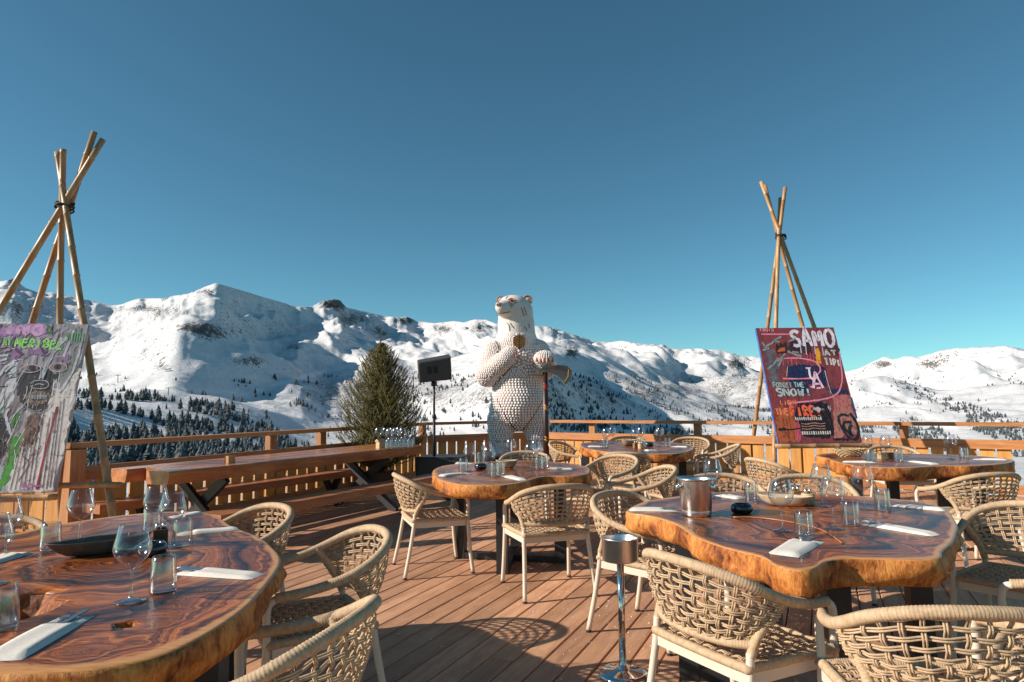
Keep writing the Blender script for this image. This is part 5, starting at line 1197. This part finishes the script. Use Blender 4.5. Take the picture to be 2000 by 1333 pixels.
def bear_mat():
    mt, t, b, o = newmat('bear_skin'); g = N(t); v = g.coord(); sp = g.n('SeparateXYZ'); g.l(v, sp.inputs[0])
    vo = g.n('TexVoronoi'); vo.inputs['Scale'].default_value = 46; g.l(v, vo.inputs['Vector'])
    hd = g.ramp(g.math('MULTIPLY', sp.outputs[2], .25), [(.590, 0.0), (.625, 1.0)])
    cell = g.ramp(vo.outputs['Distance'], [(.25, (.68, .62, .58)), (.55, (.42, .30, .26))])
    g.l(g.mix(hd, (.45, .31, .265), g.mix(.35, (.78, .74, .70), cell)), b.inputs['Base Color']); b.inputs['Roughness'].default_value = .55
    g.bump(vo.outputs['Distance'], .5, -.006, b); return mt
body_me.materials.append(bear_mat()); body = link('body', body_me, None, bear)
# raised dots all over trunk and limbs
nvb = len(body_me.vertices); co = np.zeros(nvb * 3, np.float32); body_me.vertices.foreach_get('co', co); co = co.reshape(-1, 3)
body_me.calc_loop_triangles(); tri = np.zeros(len(body_me.loop_triangles) * 3, np.int32); body_me.loop_triangles.foreach_get('vertices', tri); tri = tri.reshape(-1, 3)
p0, p1, p2 = co[tri[:, 0]], co[tri[:, 1]], co[tri[:, 2]]; cr = np.cross(p1 - p0, p2 - p0); ar = np.linalg.norm(cr, axis=1); nn_ = cr / np.maximum(ar, 1e-12)[:, None]
NS = 60000; ti = rng.choice(len(tri), NS, p=ar / ar.sum()); a = np.sqrt(rng.random(NS)); b_ = rng.random(NS)
pt = p0[ti] * (1 - a)[:, None] + p1[ti] * (a * (1 - b_))[:, None] + p2[ti] * (a * b_)[:, None]; pn = nn_[ti]
def dotr(p):
    zpx = 890 - (p[2] - ZB) / SB; xpx = 1011 + p[0] / SB; tw_ = -p[1] / SB
    if zpx < 655: return .0095
    if zpx < 690: return .0125
    arm = (xpx < 972 and zpx < 765) or (tw_ > 44 and zpx < 740) or (xpx > 1066 and zpx < 745)
    if arm: return .0135
    if zpx > 862: return .0120
    return .0215 if zpx < 815 else .0175
dv, df = [], []
oc = MB().sphere((0, 0, 0), 1, 7, 6); ov = np.array(oc.v); of = [f_ for f_ in oc.f]
cells = {}; G = .05; nd = 0
def try_dot(p, n_, k):
    global nd
    r_ = dotr(p); key = (int(p[0] // G), int(p[1] // G), int(p[2] // G))
    for dx in (-1, 0, 1):
        for dy in (-1, 0, 1):
            for dz in (-1, 0, 1):
                for (q_, rq) in cells.get((key[0] + dx, key[1] + dy, key[2] + dz), ()):
                    if (p[0] - q_[0]) ** 2 + (p[1] - q_[1]) ** 2 + (p[2] - q_[2]) ** 2 < (k * (r_ + rq)) ** 2: return
    cells.setdefault(key, []).append((p, r_))
    if r_ < .0096: return
    t1 = np.cross(n_, (0, 0, 1.0)); l_ = np.linalg.norm(t1); t1 = t1 / l_ if l_ > 1e-6 else np.array((1.0, 0, 0)); t2 = np.cross(n_, t1)
    dv.append(p + (ov[:, :1] * t1 + ov[:, 1:2] * t2 + ov[:, 2:] * n_ * .6) * r_ * 1.05); df.extend([tuple(x + nd * len(ov) for x in f_) for f_ in of]); nd += 1
# rows of dots along level contours, then single dots in what is left
zt = co[tri][:, :, 2]; zmin, zmax = zt.min(1), zt.max(1); zc = ZB + .03
while zc < ZB + (890 - 655) * SB:
    seg = {}; tn = {}
    for k in np.where((zmin < zc) & (zmax > zc))[0]:
        ks = []
        for (i, j) in ((0, 1), (1, 2), (2, 0)):
            if (zt[k, i] - zc) * (zt[k, j] - zc) < 0:
                e = (min(tri[k, i], tri[k, j]), max(tri[k, i], tri[k, j])); ks.append(e); tn[e] = nn_[k]
        if len(ks) == 2: seg.setdefault(ks[0], []).append(ks[1]); seg.setdefault(ks[1], []).append(ks[0])
    seen = set(); rowr = []
    for e0 in list(seg):
        if e0 in seen: continue
        ch = [e0]; seen.add(e0); cur = e0
        while True:
            nx_ = [e for e in seg[cur] if e not in seen]
            if not nx_: break
            cur = nx_[0]; seen.add(cur); ch.append(cur)
        P = [co[e[0]] + (co[e[1]] - co[e[0]]) * ((zc - co[e[0]][2]) / (co[e[1]][2] - co[e[0]][2])) for e in ch]
        dist = 1e9
        for i in range(1, len(P)):
            dist = dist + np.linalg.norm(P[i] - P[i - 1]) if dist < 1e8 else 1e9
            if dist >= 2.2 * dotr(P[i]): try_dot(P[i], tn[ch[i]], .95); dist = 0.0
        rowr.append(np.median([dotr(p) for p in P]))
    zc += 2.0 * float(np.max(rowr)) if rowr else .03
for i in range(NS): try_dot(pt[i], pn[i], .99)
print('bear dots', nd)
o = link('dots', mesh('dots', np.concatenate(dv), df, True), plain('bear_dots', (.88, .85, .84), .45, var=.06, vscale=30), bear); o['kind'] = 'stuff'
ink = plain('bear_ink', (.10, .03, .02), .6); rust = plain('bear_rust', (.42, .13, .05), .5); gold = plain('bear_gold', (.62, .28, .06), .45); horn = plain('bear_claw', (.62, .47, .36), .4)
from mathutils.bvhtree import BVHTree
bvh = BVHTree.FromPolygons([tuple(x) for x in co], [tuple(x) for x in tri])
def onskin(px, py, lift=.004):
    h, n_, i, d = bvh.ray_cast(bp(px, py, 120), Vector((0, 1, 0)))
    return (h + n_ * lift, n_) if h else (bp(px, py, 40), Vector((0, -1, 0)))
def ink_line(name, pts, r_=.006, mat=ink, par=None):
    P = [onskin(x, y)[0] for x, y in [(q_.x, q_.y) for q_ in crom([Vector((x, y, 0)) for x, y in pts], 4)]]
    MB().tube(P, r_, 5).build(name, mat, par or body, True)
hz = lambda x, y: (950 + x / 7.84, 570 + y / 7.84)              # from the enlarged view of the head
for nm, pts in [('mouth', [(195, 375), (240, 382), (320, 376), (390, 360)]), ('cheek_line', [(345, 195), (385, 235), (410, 295)]), ('cheek_line', [(405, 230), (440, 265)]), ('brow_line', [(325, 150), (350, 115), (360, 100)]), ('fur_mark', [(560, 300), (600, 420)]), ('fur_mark', [(600, 280), (635, 400)]), ('fur_mark', [(335, 510), (370, 560), (380, 640)]), ('fur_mark', [(385, 520), (440, 600)]), ('fur_mark', [(600, 570), (640, 635)]), ('fur_mark', [(670, 530), (675, 590)]), ('fur_mark', [(165, 780), (195, 840), (215, 920)]), ('eye_mark', [(440, 230), (490, 215)])]:
    ink_line(nm, [hz(*q_) for q_ in pts], .0055)
for nm, pts in [('seam', [(973, 780), (985, 805), (1000, 830), (1012, 842)]), ('seam', [(1058, 785), (1045, 808), (1030, 828), (1020, 840)]), ('arm_crease', [(966, 756), (985, 738), (1003, 718)])]: ink_line(nm, pts, .010)
for (ex, ey, s_) in ((410, 185, 1.0), (232, 195, .62)):
    p, n_ = onskin(*hz(ex, ey), .0); q_ = Vector((0, 0, 1)).rotation_difference(n_)
    e = MB().sphere((0, 0, 0), .05 * s_, 16, 10, (1.2, .62, .35)).build('eye', rust, body, True); e.location = p; e.rotation_mode = 'QUATERNION'; e.rotation_quaternion = Vector((0, -1, 0)).rotation_difference(n_) @ Quaternion((1, 0, 0), math.pi / 2)
    f_ = MB().sphere((0, 0, 0), .021 * s_, 12, 8).build('pupil', ink, body, True); f_.location = p + n_ * .012
ink_line('eye_lid', [hz(*q_) for q_ in [(360, 170), (400, 148), (450, 158), (475, 190)]], .008, rust)
ink_line('eye_lid', [hz(*q_) for q_ in [(205, 180), (235, 158), (265, 180)]], .007, rust)
p, n_ = onskin(*hz(222, 255), .0); nose = MB().sphere((0, 0, 0), .052, 16, 10, (1.05, .7, .75)).build('nose', plain('bear_nose', (.50, .33, .26), .4), body, True); nose.location = p
for k in (-1, 1):
    MB().sphere((k * .019 - .005, -.034, -.004), .011, 8, 6, (.8, .6, 1.2)).build('nostril', ink, body, True).location = p
# ears
for (ex, ey, s_, dep) in ((1034, 588, 1.0, -6), (980, 587, .62, 6)):
    c = bp(ex, ey, dep); e = MB(); R_ = .085 * s_
    e.sphere((0, 0, 0), R_, 16, 12, (.9, .42, 1.05)); e = e.build('ear', plain('bear_ear', (.66, .60, .55), .5), body, True); e.location = c
    MB().tube([c + Vector((R_ * .9 * math.cos(a_), -R_ * .30, R_ * 1.05 * math.sin(a_))) for a_ in [math.radians(q_) for q_ in range(-30, 235, 15)]], .011 * s_, 6).build('ear_rim', rust, body, True)
    MB().sphere(c + Vector((0, -R_ * .33, -.005)), R_ * .62, 12, 8, (.8, .3, 1.0)).build('ear_hollow', plain('bear_ear_in', (.50, .38, .32), .6), body, True)
# leaf emblem
p, n_ = onskin(1016, 673, .014); q_ = Vector((0, -1, 0)).rotation_difference(n_)
leaf = bpy.data.objects.new('leaf_emblem', None); leaf.empty_display_size = .05
lm = MB(); lw, lh = .105, .125
lm.add([(-.0, -.004, -lh), (lw * .75, -.004, -lh * .55), (lw, -.004, -.1 * lh), (lw * .95, -.004, lh * .55), (0, -.004, lh), (-lw * .95, -.004, lh * .55), (-lw, -.004, -.1 * lh), (-lw * .75, -.004, -lh * .55), (0, .012, -lh), (lw, .012, 0), (0, .012, lh), (-lw, .012, 0)], [(0, 1, 2, 3, 4), (0, 4, 5, 6, 7), (1, 0, 8, 9, 2), (3, 2, 9), (4, 3, 9, 10), (5, 4, 10, 11), (6, 5, 11), (0, 7, 6, 11, 8)])
lo = lm.build('leaf_emblem', gold, body); lo.location = p; lo.rotation_mode = 'QUATERNION'; lo.rotation_quaternion = q_
v = MB(); v.bar((0, -.008, -lh * 1.1), (0, -.008, lh), .010, .008)
for k in range(5):
    z = -.085 + .042 * k
    for s_ in (-1, 1): v.bar((0, -.0075, z - .022), (s_ * lw * .88, -.0075, z + .030), .008, .008)
vo_ = v.build('leaf_vein', ink, body); vo_.location = p; vo_.rotation_mode = 'QUATERNION'; vo_.rotation_quaternion = q_
# claws
cy = 708
for k in range(6):
    xx = 1047 + 6.4 * k; zz = 712 + 2.0 * abs(k - 2.5) * -.4
    MB().sphere(bp(xx, zz, 80 - 1.6 * abs(k - 2.5) ** 1.5), .028, 10, 8, (.72, .5, 1.5)).build('claw', horn, body, True)
    if k < 5: MB().sphere(bp(xx + 3.2, zz - 1, 79 - 1.6 * abs(k - 2) ** 1.5), .026, 10, 8, (.6, .5, 1.5)).build('claw_gap', MAT['tinkered'], body, True)
for k in range(3): MB().sphere(bp(1009 + k * .5, 688 + 7 * k, 66), .030, 10, 8, (.5, .7, .8)).build('claw', rust, body, True)
# plinth
MB().box((.02, .0, ZB / 2 - .01), (1.15, .95, ZB - .02)).build('plinth', MAT['blackplastic'], bear)
# axe
axe = thing('axe', 'tall black axe with a steel head under the bear paw', 'axe', (bear_base.x, YB, 0))
hb = bp(1063, 905, 66); hb.z = 0.0; ht_ = bp(1063, 728, 70)
MB().tube([hb, hb.lerp(ht_, .5), ht_], lambda i: (.052, .048, .040)[i], 14).build('handle', plain('axe_handle', (.035, .012, .009), .45), axe, True)
for (yy, mt_) in ((762, MAT['tinkered']), (757, MAT['tinkered']), (796, gold), (801, gold), (853, gold), (858, gold), (884, MAT['tinkered'])):
    t = (905 - yy) / (905 - 728); p = bp(1063, yy, 68); pz = (p.z - hb.z) / (ht_.z - hb.z); p = hb.lerp(ht_, pz); MB().tube([p - Vector((.05, 0, .012)) * .2, p + Vector((.01, 0, .016))], .0515, 14).build('handle_band', mt_, axe, True)
out = [(1036, 738), (1052, 727), (1066, 722), (1088, 720), (1104, 722), (1113, 731), (1110, 745), (1099, 758), (1094, 748), (1084, 739), (1068, 733), (1052, 734)]
V = []
for dep in (-.018, .018):
    for (x, y) in out:
        edge = 1 if x > 1100 or x < 1040 else 2.4
        q_ = bp(x, y, 70); V.append((q_.x, q_.y + dep * edge, q_.z))
n = len(out); F_ = [tuple(range(n)), tuple(range(2 * n - 1, n - 1, -1))] + [(i, i + n, (i + 1) % n + n, (i + 1) % n) for i in range(n)]
MB().add(V, F_).build('blade', plain('axe_steel', (.20, .165, .14), .35, metal=.75, var=.2, vscale=9), axe)
ln_ = [bp(x, y, 73.6) for x, y in ((1106, 728), (1105, 741), (1098, 752))]
MB().tube([p + Vector((0, -.012, 0)) for p in ln_], .005, 5).build('blade_line', gold, axe)

# ================================================================== crumbs of snow on the boards
rc = random.Random(9); b = MB()
for i in range(420):
    px, py = rc.uniform(560, 1700), rc.uniform(1010, 1333); p = at(px, py, 0); r_ = rc.choice((.002, .003, .003, .004, .006))
    if rc.random() < .55: p = at(1260 + rc.gauss(0, 130), 1200 + rc.gauss(0, 60), 0)
    V = [(p.x + r_ * rc.uniform(.5, 1.5) * math.cos(a), p.y + r_ * rc.uniform(.5, 1.5) * math.sin(a), .0005) for a in (0, 1.2, 2.5, 3.7, 5)] + [(p.x, p.y, r_ * .8)]
    b.add(V, [(k, (k + 1) % 5, 5) for k in range(5)])
o = b.build('snow_crumbs', plain('snow_crumb', (.75, .75, .76), .8)); o['kind'] = 'stuff'; o['label'] = 'tiny crumbs of snow scattered over the deck boards'; o['category'] = 'snow'
# thin raised tube standing in for the reddish crack in the right slab
tp = [at(x, y, TT) + Vector((0, 0, .0045)) for x, y in ((1432, 1012), (1480, 1013), (1540, 1021), (1590, 1032), (1618, 1044), (1645, 1063))]
tag(MB().tube(crom([q_ for q_ in tp], 5), lambda i: .0042, 6).build('slab_crack', MAT['bench2'], None, True), 'thin reddish crack running across the right slab table', 'twig')
